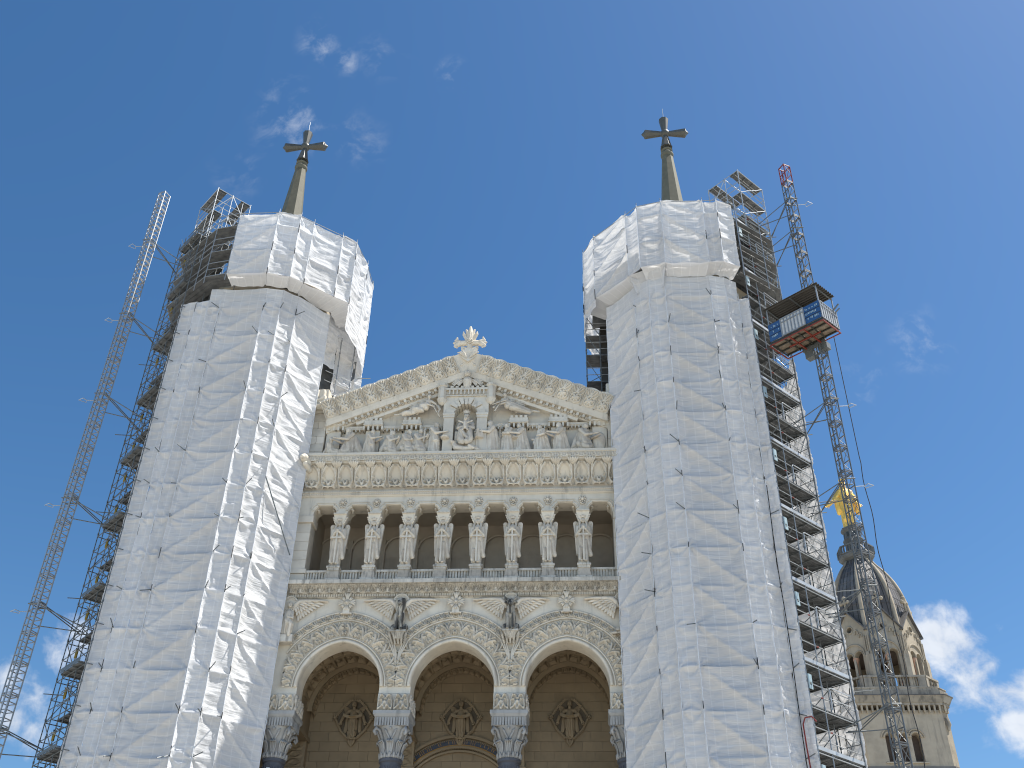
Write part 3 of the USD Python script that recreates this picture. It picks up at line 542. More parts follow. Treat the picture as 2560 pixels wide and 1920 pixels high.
for side in (-1, 1):
    R_ = rake(side)
    L0, L1 = 0.0, 8.74
    def slab(name, n0, n1, d0, d1, s0=0.0, s1=L1, mat='stone', steps=1):
        q = MB(); pts = []
        # skewed box: the apex end is cut vertical
        for d in (-.9, None):
            for s_, end in ((s0, 0), (s1, 1)):
                for n_, dd in ((n0, d0), (n1, d1)):
                    ss = s_-n_*math.tan(AL) if s0 == 0 else s_
                    pts.append(R_(ss, n_, -.3 if d is not None else dd))
        pts = A(pts); h = trimesh.convex.convex_hull(pts); q.add(h.vertices, h.faces); fobj(name, q, mat)
    slab('rake_bed', -.62, -.34, .02, .10)          # under the dentils
    slab('rake_moulding', -.34, -.16, .30, .36); slab('rake_moulding', -.16, 0.0, .36, .42)
    slab('crest_bed', 0.0, 1.10, .36, .74)
    slab('rake_inner_moulding', -.80, -.63, .05, .07, 1.5, 7.2)
    for k in range(22):
        s_ = .35+.375*k
        if s_ > 8.1: break
        q = MB(); c0 = A(R_(s_, -.35, .10)); q.frame(A(R_(s_, -.44, .06)), A(R_(1, 0, 0))-A(R_(0, 0, 0)), (0, 1, 0), A(R_(0, 1, 0))-A(R_(0, 0, 0)), (.15, .36, .20)); fobj('rake_modillion', q, 'stone')
        c_ = A(R_(s_+.187, -.50, .09)); q = MB()
        for a in np.linspace(0, 2*PI, 6)[:-1]: q.sweep([c_+A([.03*math.cos(a), -.01, .03*math.sin(a)]), c_+A([.085*math.cos(a), -.05, .085*math.sin(a)])], [.035, .045], 5)
        fobj('rake_rosette', q, 'stone', smooth=True)
    for k in range(10):
        sc = .90+.823*k
        if sc > 8.4: continue
        hf = lambda U, V: strokes(U, V, ros+feather)*.9
        def mp(u, v, h, sc=sc): return R_(sc+u*.82*side*1.0, v*1.10, .372+.37*v+h*1.8)
        def hf2(U, V): return hf(U, V)
        v_, f_ = relief(hf2, -.5, .5, 0.0, 1.0, 26, 30, mp); fobj('crest_rosette', (v_, f_), 'stone', smooth=True)
        q = MB(); pts = [R_(sc+u*.82, 1.10+.02+.07*math.cos(u*PI)**1, .40+.33) for u in np.linspace(-.5, .5, 7)]
        poly = [(sc-.405, 1.06), (sc+.405, 1.06)]+[(sc+u*.81, 1.10+.11*math.cos(u*PI)) for u in np.linspace(.5, -.5, 7)]
        q.prism(poly, lambda x, y, d: R_(x, y, d), .62, .755) ; fobj('crest_scallop', q, 'stone')
# end blocks with leafy corner pieces
for side in (-1, 1):
    xa, xb = (8.05, 9.3) if side > 0 else (8.1, 9.4)
    zz = 32.37
    for k in range(6):
        h = .52; xm = xa+(.75 if k % 2 else .45)
        for p, q_ in ((xa, xm-.01), (xm, xb)): fobj('end_block_stone', MB().box(min(side*p, side*q_), max(side*p, side*q_), -.10+rng.uniform(0, .006), 1.3, zz, zz+h-.012, .008), 'stone2')
        zz += h
    q = MB().box(min(side*(xa-.06), side*(xb+.1)), max(side*(xa-.06), side*(xb+.1)), -.22, 1.3, zz, zz+.14, .02); fobj('end_block_cap', q, 'stone')
    q = MB().box(min(side*xa, side*xb), max(side*xa, side*xb), -.46, 1.1, zz+.14, zz+1.5, .05); fobj('corner_acroterion', q, 'stone')
    it = mir([(bez((0, .05), (.0, .5), (0, .95)), .05, .05, .1), (bez((.05, .1), (.5, .2), (.35, .6), n=8), .07, .07, .12), (bez((.05, .4), (.4, .5), (.3, .95), n=8), .07, .06, .12), (bez((.35, .6), (.2, .7), (.18, .5), n=5), .05, .04, .1)])
    fobj('acroterion_leaf', relief(lambda U, V: strokes(U, V, it), -.5, .5, 0, 1, 24, 26, lambda u, v, h: (side*(xa+xb)/2+u*(xb-xa)*.95, -.465-h*1.3, zz+.18+v*1.25)), 'stone', smooth=True)
# lion head spout stub at the left end of the cornice
q = skin([((-8.7, -.5, 31.9), .30, (-8.8, -1.0, 31.95), .22), ((-8.8, -.9, 32.0), .16, (-8.85, -1.25, 31.85), .12), ((-8.6, -.4, 31.5), .2, (-8.7, -.9, 31.6), .16)], .07); fobj('gargoyle', q, 'stone', smooth=True)
# gable top cross
fobj('gable_peak', MB().prism([(-.5, 39.0), (0, 38.62), (.5, 39.0), (.36, 39.42), (0, 39.66), (-.36, 39.42)], lambda x, y, d: (x, -d, y), -.3, .70), 'stone')
g_ = part_group('gable_cross', F)
yc = -.15
fobj('cross_stem', skin([((0, yc-.1, 38.75), .12, (0, yc-.1, 39.5), .15), ((0, yc-.05, 39.2), .16, (0, yc, 40.4), .20)]+[b_ for s_ in (-1, 1) for b_ in (((s_*.10, yc-.12, 39.6), .09, (s_*.14, yc-.3, 38.75), .07), ((s_*.14, yc-.3, 38.75), .07, (s_*.40, yc-.34, 38.50), .08), ((s_*.12, yc, 39.5), .14, (s_*.40, yc-.02, 39.95), .13), ((s_*.12, yc, 39.9), .14, (s_*.44, yc-.04, 40.05), .10))], .06, 2), 'stone', g_, smooth=True)
for s_ in (-1, 1): fobj('cross_arm', skin([((0, yc, 40.42), .20, (s_*.62, yc, 40.42), .17), ((s_*.60, yc, 40.42), .19, (s_*.84, yc, 40.60), .12), ((s_*.60, yc, 40.40), .19, (s_*.86, yc, 40.22), .13), ((s_*.84, yc, 40.60), .11, (s_*.78, yc-.06, 40.80), .05), ((s_*.86, yc, 40.22), .11, (s_*.76, yc-.08, 40.02), .05), ((s_*.8, yc, 40.42), .13, (s_*.98, yc, 40.44), .07)], .05, 1), 'stone', g_, smooth=True)
for s_ in (-1, 1):
    q = MB()
    for k in range(4): q.sweep([(s_*(.10+.06*k), -.72, 38.85+.05*k), (s_*(.22+.09*k), -.80, 39.12+.03*k), (s_*(.34+.10*k), -.80, 39.34-.05*k)], [.04, .065, .03], 6)
    fobj('peak_leaves', q, 'stone', g_, smooth=True)
fobj('cross_top', skin([((0, yc, 40.4), .26, (0, yc, 41.1), .24), ((0, yc, 41.1), .22, (0, yc, 41.68), .06)]+[b_ for s_ in (-1, 1) for b_ in (((s_*.10, yc-.02, 40.6), .18, (s_*.38, yc-.04, 41.05), .11), ((s_*.38, yc-.04, 41.05), .10, (s_*.42, yc-.08, 41.22), .04), ((s_*.08, yc-.02, 40.9), .16, (s_*.25, yc-.06, 41.38), .06))]+[((0, yc-.2, 40.6), .08, (0, yc-.22, 41.45), .05)], .05, 1), 'stone', g_, smooth=True)
q = MB()
for a in np.linspace(0, 2*PI, 11)[:-1]: q.sweep([(.06*math.cos(a), yc-.24, 40.42+.06*math.sin(a)), (.19*math.cos(a), yc-.25, 40.42+.19*math.sin(a))], [.04, .06], 5)
s_ = trimesh.creation.icosphere(2, .09); s_.apply_translation((0, yc-.30, 40.42)); q.mesh(s_); fobj('cross_rosette', q, 'stone', g_, smooth=True)
# nave behind
fobj('nave_wall', MB().box(-9.0, 9.0, 5.25, 60, 6, 35.0), 'stone2'); q = MB().prism([(-9.4, 35.0), (9.4, 35.0), (0, 38.6)], lambda x, y, d: (x, d, y), 1.95, 60); fobj('nave_roof', q, 'slate')
# --- tympanum architecture
yb = .30
def turret(x, w, z0, z1, out, shaft_w, shaft_out):
    g_ = part_group('battlement_turret', F)
    fobj('turret_shaft', MB().box(x-shaft_w/2, x+shaft_w/2, yb-shaft_out, yb-.002, 32.37, z0+.02, .01), 'stone', g_)
    q = MB().box(x-w/2, x+w/2, yb-out, yb-.002, z0+.26, z1-.16, .01).box(x-w/2-.04, x+w/2+.04, yb-out-.05, yb-.002, z0+.30, z0+.38)
    n = 4
    for k in range(n+1): q.box(x-w/2+k*w/n-.055, x-w/2+k*w/n+.055, yb-out, yb-.002, z0, z0+.26)
    fobj('turret_cap', q, 'stone', g_)
    for k in range(n):
        q = MB().box(x-w/2+(k+.2)*w/n, x-w/2+(k+.8)*w/n, yb-out, yb-out+.12, z1-.16, z1, .008); fobj('merlon', q, 'stone', g_)
for x in (-7.62, -5.35, -3.12, 3.02, 5.28, 7.6): turret(x, 1.06, 34.30, 35.10, .42, .82, .26)
for xa, xb in ((-7.05, -5.92), (-4.78, -3.68), (-2.55, -1.4), (1.45, 2.46), (3.58, 4.72), (5.84, 7.04)):
    q = MB().box(xa, xb, yb-.24, yb-.003, 34.50, 34.66, .01); n = int((xb-xa)/.2)
    for k in range(n+1): q.box(xa+k*(xb-xa)/n-.035, xa+k*(xb-xa)/n+.035, yb-.22, yb-.003, 34.30, 34.50)
    for k in range(n): q.box(xa+(k+.15)*(xb-xa)/n, xa+(k+.85)*(xb-xa)/n, yb-.2, yb-.003, 34.44, 34.50)
    fobj('battlement_band', q, 'stone')
fobj('tympanum_floor', MB().box(-8.1, 8.1, -.45, yb, 32.37, 32.46, .01), 'stone')
# niche
g_ = part_group('niche', F)
for s_ in (-1, 1):
    q = MB().box(min(s_*.66, s_*1.24), max(s_*.66, s_*1.24), yb-.75, yb, 32.46, 34.78, .01); fobj('niche_pilaster', q, 'stone', g_)
    q = MB().box(min(s_*.60, s_*1.30), max(s_*.60, s_*1.30), yb-.82, yb, 34.94, 35.08, .01).box(min(s_*.63, s_*1.27), max(s_*.63, s_*1.27), yb-.79, yb, 34.78, 34.94); fobj('niche_capital', q, 'stone', g_)
for k in range(11):
    a0, a1 = PI*k/11+.02, PI*(k+1)/11-.02; rr = 1.12 if k % 2 == 0 else 1.06
    poly = np.vstack([arcpts((0, 35.08), rr, a0, a1, 4), arcpts((0, 35.08), .66, a1, a0, 4)]); fobj('voussoir', MB().prism(poly, lambda x, y, d: (x, d, y), yb-(.78 if k % 2 == 0 else .70), yb), 'stone', g_)
spn = sbox(-1.3, 35.08, 1.3, 36.72).difference(Polygon(np.vstack([arcpts((0, 35.08), 1.04, 0, PI, 30)]))); 
for gm in getattr(spn, 'geoms', [spn]): fobj('niche_wall', MB().prism(np.asarray(gm.exterior.coords)[:-1], lambda x, y, d: (x, d, y), yb-.66, yb), 'stone', g_)
q = MB().box(-1.3, 1.3, yb-.80, yb, 36.72, 36.86, .01).box(-1.25, 1.25, yb-.74, yb, 36.30, 36.38)
for k in range(10): q.box(-1.0+k*.22-.03, -1.0+k*.22+.05, yb-.80, yb-.6, 36.40, 36.72)
for k in range(7): q.box(-.95+k*.3, -.95+k*.3+.16, yb-.80, yb-.6, 36.86, 36.98)
fobj('niche_battlement', q, 'stone', g_)
for s_ in (-1, 1):
    q = MB().lathe([(.02, 35.72), (.20, 35.85), (.30, 36.05), (.32, 36.12), (.26, 36.14), (.26, 36.95), (.32, 37.0), (.32, 37.12), (0, 37.12)], 8, (s_*1.42, yb-.62, 0), PI/8); fobj('niche_bartizan', q, 'stone', g_)
# ================================================================ statues
def folds(k, amp, z_hi, z_lo=-9, seed=0, cx=0, cy=0, tw=.6):
    def f(v):
        a = np.arctan2(v[:, 1]-cy, v[:, 0]-cx); n = meshkit.fbm(v*[5, 5, 1.3]+seed, 3, seed)
        w = np.clip((z_hi-v[:, 2])/.25, 0, 1)*np.clip((v[:, 2]-z_lo)/.08, 0, 1)
        return amp*w*(np.sin(k*a+tw*v[:, 2]*3+7*n)*.8+(n-.5)*1.6)
    return f
def head(c, s, yaw=0.0, hair=True):
    """bones of a head centred at c, height about 2*s*1.25, facing -y turned by yaw"""
    c = A(c, float); f = A([-math.sin(yaw), -math.cos(yaw), 0]); r = A([math.cos(yaw), -math.sin(yaw), 0]); u = A([0, 0, 1.0]); B = []
    B.append((c+u*.10*s, s*.92, c-u*.35*s+f*.10*s, s*.70)); B.append((c-u*.55*s+f*.25*s, s*.50, c-u*.80*s+f*.45*s, s*.30))          # skull, jaw
    B.append((c+f*.80*s-u*.05*s, s*.14, c+f*1.08*s-u*.35*s, s*.18))                                                               # nose
    for k in (-1, 1): B.append((c+f*.78*s+r*k*.18*s+u*.12*s, s*.14, c+f*.66*s+r*k*.52*s+u*.10*s, s*.14)); B.append((c+f*.62*s+r*k*.42*s-u*.35*s, s*.25, c+f*.5*s+r*k*.5*s-u*.5*s, s*.25))   # brows, cheeks
    B.append((c+f*.80*s-u*.66*s-r*.16*s, s*.12, c+f*.80*s-u*.66*s+r*.16*s, s*.12))                                                  # mouth
    if hair:
        B.append((c+u*.35*s-f*.25*s, s*1.02, c-u*.1*s-f*.4*s, s*.95))
    return B
def hand(c, d, n, s):
    """palm and five bent fingers; d = pointing, n = palm normal"""
    c, d, n = A(c, float), A(d, float), A(n, float); d = d/np.linalg.norm(d); r = np.cross(d, n); r /= np.linalg.norm(r); B = [(c, .32*s, c+d*.55*s, .34*s, (1, 1, 1))]
    for k, L in zip((-1.5, -.5, .5, 1.5), (.62, .75, .72, .52)):
        a = c+d*.7*s+r*k*.19*s; b = a+d*L*.6*s+n*.10*s; e = b+d*L*.4*s+n*.28*s; B += [(a, .11*s, b, .10*s), (b, .10*s, e, .08*s)]
    a = c+r*-.35*s+d*.1*s; b = a+(d*.5-r*.35)*s; B += [(a, .13*s, b, .11*s), (b, .11*s, b+(d*.35+n*.15)*s, .08*s)]
    return B
def wing_mesh(rows, flat=.45, y0=0.0):
    """feathers: list of (start, end, width, bend)"""
    q = MB()
    for a, e, w, bend, d in rows:
        a, e = A(a, float), A(e, float); n = e-a; L = np.linalg.norm(n); t = A([-n[1], n[0]])/L
        pts = [a+n*s+t*bend*L*math.sin(PI*s) for s in (0, .25, .5, .75, .93, 1)]; rr = [w*.8, w, w*1.05, w, w*.7, w*.25]
        k = q.n; q.sweep([(p[0], 0, p[1]) for p in pts], rr, 8); v = q.v[-1]; q.v[-1] = np.stack([v[:, 0], y0-d+v[:, 1]*flat, v[:, 2]], 1)
    return q
# --- the eight winged caryatids with swords
def caryatid(loc, label):
    t = thing('stone_angel', label, 'statue', loc, 0, None)
    p = t
    zt = 2.75
    body = [((-.02, .02, .10), .27, (-.01, .02, .75), .31, (1, .8, 1)), ((-.01, .02, .75), .31, (0, .02, 1.5), .33, (1, .78, 1)), ((0, .02, 1.5), .31, (0, 0, 1.72), .28, (1, .75, 1)), ((0, 0, 1.72), .27, (0, 0, 2.05), .30, (1, .72, 1)),
            ((-.22, .0, 2.10), .16, (.22, 0, 2.10), .16), ((0, 0, 2.1), .17, (0, -.02, 2.3), .105)]
    for s_ in (-1, 1): body += [((s_*.25, 0, 2.12), .14, (s_*.33, -.06, 1.68), .115), ((s_*.33, -.06, 1.68), .11, (s_*.11, -.33, 1.88), .075), ((s_*.27, .1, 2.15), .1, (s_*.28, .2, 1.5), .1)]
    body += [((.10, -.16, 1.9), .10, (.34, -.05, .5), .13), ((-.16, -.2, .8), .09, (-.18, -.22, .2), .12), ((.12, -.15, 1.2), .13, (.10, -.2, .12), .13)]
    obj('robe', skin(body, .045, 6, folds(9, .024, 1.75, .0, 3)), M['statue'], p, True)
    q = MB()
    for s_ in (-1, 1): q.mesh(skin([((s_*.10, -.22, .04), .075, (s_*.12, -.40, .035), .06, (1, 1, .7))], .03, 2))
    obj('feet', q, M['statue'], p, True)
    obj('head', skin(head((0, -.06, 2.53), .155), .03, 3), M['statue'], p, True)
    q = MB()
    for s_ in (-1, 1): q.mesh(skin([((s_*.15, -.02, 2.55), .075, (s_*.19, -.12, 2.25), .06), ((s_*.19, -.12, 2.25), .06, (s_*.15, -.24, 1.9), .045)], .03, 3))
    obj('braids', q, M['statue'], p, True)
    q = MB().lathe([(.175, 0), (.185, .06), (.20, .09), (.17, .1)], 16, (0, -.04, 2.64))
    for k in range(8): q.frame((.18*math.cos(k*PI/4), -.04+.18*math.sin(k*PI/4), 2.76), (1, 0, 0), (0, 1, 0), (0, 0, 1), (.07, .07, .10), .3)
    obj('crown', q, M['statue'], p)
    q = MB()
    for s_ in (-1, 1): q.mesh(skin([((s_*.13, -.33, 1.86), .075, (s_*.02, -.37, 1.92), .07)]+hand((s_*.11, -.36, 1.88), (-s_*.8, -.1, .25), (0, -1, .2), .15), .022, 2))
    obj('hands', q, M['statue'], p, True)
    q = MB().beam((0, -.38, .05), (0, -.38, 1.95), .085, .05, (0, 1, 0)).beam((-.27, -.38, 1.52), (.27, -.38, 1.52), .085, .09, (0, 1, 0)); s_ = trimesh.creation.icosphere(1, .08); s_.apply_translation((0, -.38, 1.98)); q.mesh(s_); obj('sword', q, M['statue'], p)
    for s_ in (-1, 1):
        rows = [((s_*(.22+.035*k), 2.2-.07*k), (s_*(.31+.0*k), .55+.18*k), .06, .03*s_, .02*k) for k in range(4)]
        q = wing_mesh(rows, .5, .22); poly = np.vstack([arcpts((s_*.40, 2.42), .125, 0, PI, 10), [(s_*.37-.10, 1.9), (s_*.32-.07, .6), (s_*.32+.06, .6), (s_*.37+.11, 1.9)]])
        q.prism(poly, lambda x, y, d: (x, d, y), .10, .28); q.lathe([(0, 0), (.06, .02), (.075, .06), (0, .06)], 8, (0, 0, 0)); v = q.v[-1]; q.v[-1] = np.stack([v[:, 0]+s_*.40, .10-v[:, 2]+.03, v[:, 1]+2.40], 1)
        obj('wing', q, M['statue'], p, 40)
    ped = part_group('pedestal', t)
    q = MB().box(-.27, .27, -.30, .28, -.09, .0, .01); obj('plinth', q, M['dirty'], ped)
    q = MB().box(-.36, .36, -.37, .36, -.22, -.095, .015).box(-.31, .31, -.33, .31, -.33, -.22).frame((0, 0, -.57), (1, 0, 0), (0, 1, 0), (0, 0, 1), (.68, .68, .48), .86).box(-.41, .41, -.41, .40, -.93, -.81, .015); obj('pedestal_block', q, M['dirty'], ped)
    cap = part_group('capital', t)
    q = MB().frame((0, .1, 2.73), (1, 0, 0), (0, 1, 0), (0, 0, 1), (.42, .4, .62), 1.75); obj('capital_block', q, M['stone'], cap)
    q = MB().box(-.36, .36, -.28, .5, 2.98, 3.08, .01)
    for k in range(9): q.box(-.335+k*.075, -.335+k*.075+.045, -.315, -.28, 2.99, 3.06)
    obj('capital_abacus', q, M['stone'], cap)
    q = MB()
    for s_ in (-1, 1):
        for k in range(3): q.sweep([(s_*(.2+.05*k), -.09, 2.45+.14*k), (s_*(.25+.05*k), -.15, 2.55+.14*k), (s_*(.31+.05*k), -.17, 2.55+.14*k)], [.05, .055, .03], 5)
    obj('capital_leaves', q, M['stone'], cap, True)
    return t
ORD = ('first', 'second', 'third', 'fourth', 'fifth', 'sixth', 'seventh', 'eighth')
GRP = 'winged stone angels holding swords along the gallery'
def car_label(k):
    if k == 0: return 'winged stone angel with sword nearest the left wrapped tower, leftmost in the gallery'
    if k == 7: return 'winged stone angel with sword nearest the right wrapped tower, rightmost in the gallery'
    return f'winged stone angel holding a sword, {ORD[k]} from the left of eight in the gallery'
c0 = caryatid((-6.533, -.05, 25.72), car_label(0)); tag(c0, group=GRP)
for k in range(1, 8): copy_of(c0, 'stone_angel', car_label(k), (-6.533+1.867*k, -.05, 25.72), 0, GRP)
# --- winged beasts and figures between the arches
def spandrel_wing(parent, cx, s_, mat='statue'):
    for nm, n, r0, r1, w, d in (('long_feathers', 10, .34, 1.0, .085, .00), ('short_feathers', 8, .30, .62, .07, .10), ('scapular_feathers', 6, .26, .36, .055, .17)):
        rows = []
        for k in range(n):
            t_ = k/(n-1)
            e = A([1.95-1.45*t_**.85, .10-1.02*t_**.9])                                # outer boundary from tip to root
            a0 = A([.62-.30*t_, .02-.30*t_]); e2 = a0+(e-a0)*r1; rows.append(((s_*a0[0], a0[1]), (s_*e2[0], e2[1]), w, .10*s_, d+.012*(k % 3)))
        q = wing_mesh(rows, .5, -.10); v = q.v = [x+A([cx, 0, 23.62]) for x in q.v]; obj(nm, q, M[mat], parent, True)
    q = MB().sweep([(cx+s_*x, -.14-d, 23.62+z) for x, z, d in ((.22, -.35, .05), (.34, -.1, .12), (.52, .06, .14), (.85, .12, .1), (1.4, .14, .06), (1.95, .12, .02))], [.10, .13, .12, .09, .06, .03], 8); obj('wing_arm', q, M[mat], parent, True)
def halo(parent, cx, z, mat='statue'):
    q = MB().prism(arcpts((0, 0), .45, 0, 2*PI, 33)[:-1], lambda x, y, d: (cx+x, d, z+y), -.24, -.01); q.sweep([(cx+.38*math.cos(a), -.25, z+.42*math.sin(a)) for a in np.linspace(0, 2*PI, 33)], .045, 6)
    for a in np.linspace(0, 2*PI, 17)[:-1]: q.frame((cx+.32*math.cos(a), -.25, z+.32*math.sin(a)), (1, 0, 0), (0, 1, 0), (0, 0, 1), (.06, .05, .06))
    obj('halo', q, M[mat], parent)
for kind, cx, lab in (('lion', -2.80, 'winged stone lion with blackened mane sitting between the left and middle arches'), ('ox', 2.80, 'winged stone ox with horns and blackened body sitting between the middle and right arches')):
    t = thing('winged_'+kind, lab, 'statue'); Z0 = 21.98
    halo(t, cx, 23.62)
    for s_ in (-1, 1):
        w = part_group('wing', t); spandrel_wing(w, cx, s_)
    yb_ = -.28
    body = [((cx, yb_+.1, Z0+.35), .26, (cx, yb_, Z0+.85), .25, (1, .9, 1)), ((cx, yb_, Z0+.85), .25, (cx, yb_-.06, Z0+1.2), .22), ((cx-.28, yb_+.08, Z0+.28), .17, (cx-.26, yb_-.12, Z0+.10), .13), ((cx+.28, yb_+.08, Z0+.28), .17, (cx+.26, yb_-.12, Z0+.10), .13)]
    for s_ in (-1, 1): body += [((cx+s_*.15, yb_-.16, Z0+.85), .12, (cx+s_*.13, yb_-.22, Z0+.42), .085), ((cx+s_*.13, yb_-.22, Z0+.42), .08, (cx+s_*.13, yb_-.24, Z0+.10), .075), ((cx+s_*.13, yb_-.26, Z0+.06), .085, (cx+s_*.14, yb_-.38, Z0+.05), .07)]
    obj('body', skin(body, .05, 4, lambda v: .03*(meshkit.fbm(v*[9, 9, 5], 3, 4)-.5)), M['black'], t, True)
    hz = Z0+1.52
    if kind == 'lion':
        hb = [((cx, yb_-.12, hz), .20, (cx, yb_-.22, hz-.05), .17), ((cx, yb_-.3, hz-.10), .12, (cx, yb_-.40, hz-.13), .10), ((cx, yb_-.36, hz-.05), .06, (cx, yb_-.2, hz+.08), .07), ((cx, yb_-.34, hz-.22), .07, (cx, yb_-.2, hz-.22), .09)]
        for s_ in (-1, 1): hb += [((cx+s_*.16, yb_-.1, hz+.2), .07, (cx+s_*.18, yb_-.08, hz+.22), .05), ((cx+s_*.09, yb_-.3, hz+.02), .05, (cx+s_*.12, yb_-.26, hz+.03), .05)]
        mane = [((cx, yb_-.02, hz+.05), .27, (cx, yb_-.1, hz-.35), .23), ((cx, yb_-.16, hz-.4), .16, (cx, yb_-.18, hz-.7), .10)]
        obj('mane', skin(mane, .04, 3, lambda v: .07*(meshkit.fbm(v*[14, 14, 4], 3, 2)-.4)), M['black'], t, True)
    else:
        hb = [((cx, yb_-.12, hz+.02), .19, (cx, yb_-.32, hz-.14), .13), ((cx, yb_-.32, hz-.14), .12, (cx, yb_-.40, hz-.22), .11)]
        for s_ in (-1, 1): hb += [((cx+s_*.14, yb_-.1, hz+.12), .065, (cx+s_*.28, yb_-.12, hz+.20), .05), ((cx+s_*.28, yb_-.12, hz+.20), .05, (cx+s_*.34, yb_-.14, hz+.36), .025), ((cx+s_*.16, yb_-.08, hz+.02), .06, (cx+s_*.30, yb_-.1, hz-.02), .05)]
        obj('dewlap', skin([((cx, yb_-.2, hz-.25), .13, (cx, yb_-.2, hz-.62), .10)], .05, 3, lambda v: .04*(meshkit.fbm(v*12, 3, 2)-.4)), M['black'], t, True)
    obj('head', skin(hb, .03, 2, lambda v: .02*(meshkit.fbm(v*16, 2, 8)-.5)), M['black'], t, True)
    q = MB().box(cx-.42, cx+.42, -.62, -.01, Z0-.10, Z0+.02, .02).frame((cx, -.25, Z0-.24), (1, 0, 0), (0, 1, 0), (0, 0, 1), (.36, .34, .28), 1.9)
    for k in range(5):
        a = -PI/2+(k-2)*.55; q.sweep([(cx+.5*(k-2)*.3, -.15, Z0-.55), (cx+(k-2)*.2, -.48, Z0-.25), (cx+(k-2)*.22, -.56, Z0-.12)], [.05, .07, .04], 5)
    obj('perch', q, M['dirty'], t, 30)
    q = MB()
    for s_ in (-1, 1):
        for k in range(3): q.sweep([(cx+s_*.02, -.06, Z0-1.9+.1*k), (cx+s_*(.06+.05*k), -.12, Z0-1.1), (cx+s_*(.20+.14*k), -.14, Z0-.55+.06*k)], [.04, .06, .03], 5)
    obj('perch_leaves', q, M['stone'], t, True)
# left: the winged man (seen from the side, half hidden by the netting); right: the eagle
t = thing('winged_man', 'seated stone angel with halo and one wing over the left arch beside the wrapped tower', 'statue'); cx = -8.55
halo(t, cx, 23.55); w = part_group('wing', t); spandrel_wing(w, cx, 1)
b = [((cx-.02, -.2, 22.05), .30, (cx, -.25, 22.6), .27), ((cx, -.25, 22.6), .27, (cx+.0, -.22, 23.05), .20), ((cx-.18, -.2, 23.1), .12, (cx+.18, -.2, 23.1), .12), ((cx+.05, -.4, 22.6), .17, (cx+.28, -.55, 22.35), .15), ((cx+.28, -.55, 22.35), .15, (cx+.22, -.45, 21.85), .12), ((cx+.2, -.25, 23.05), .09, (cx+.26, -.42, 22.75), .07), ((cx+.26, -.42, 22.75), .07, (cx+.05, -.52, 22.75), .055), ((cx, -.2, 23.1), .09, (cx, -.22, 23.3), .08)]
obj('robe', skin(b, .05, 5, folds(10, .03, 23.0, 21.0, 5, cx, -.2)), M['statue'], t, True); obj('head', skin(head((cx+.03, -.28, 23.48), .135, -.5), .03, 2), M['statue'], t, True)
obj('seat', MB().box(cx-.6, cx+.45, -.5, -.01, 21.45, 21.85, .02), M['dirty'], t)
t = thing('winged_eagle', 'stone eagle with halo and spread wing over the right arch beside the wrapped tower', 'statue'); cx = 8.42
halo(t, cx, 23.62); w = part_group('wing', t); spandrel_wing(w, cx, -1)
b = [((cx, -.25, 22.6), .22, (cx, -.3, 23.2), .20), ((cx, -.3, 23.2), .17, (cx, -.34, 23.5), .13), ((cx-.02, -.4, 23.52), .09, (cx-.08, -.55, 23.45), .03), ((cx-.1, -.25, 22.5), .11, (cx-.11, -.3, 22.1), .06), ((cx+.1, -.25, 22.5), .11, (cx+.11, -.3, 22.1), .06), ((cx, -.1, 22.5), .14, (cx, -.05, 22.0), .1)]
obj('body', skin(b, .04, 3, lambda v: .04*(meshkit.fbm(v*[12, 12, 6], 3, 6)-.5)), M['black'], t, True); obj('perch', MB().box(cx-.4, cx+.4, -.55, -.01, 21.9, 22.04, .02).sweep([(cx-.6, -.2, 21.9), (cx, -.5, 21.84), (cx+.5, -.2, 21.9)], .07, 6), M['dirty'], t)
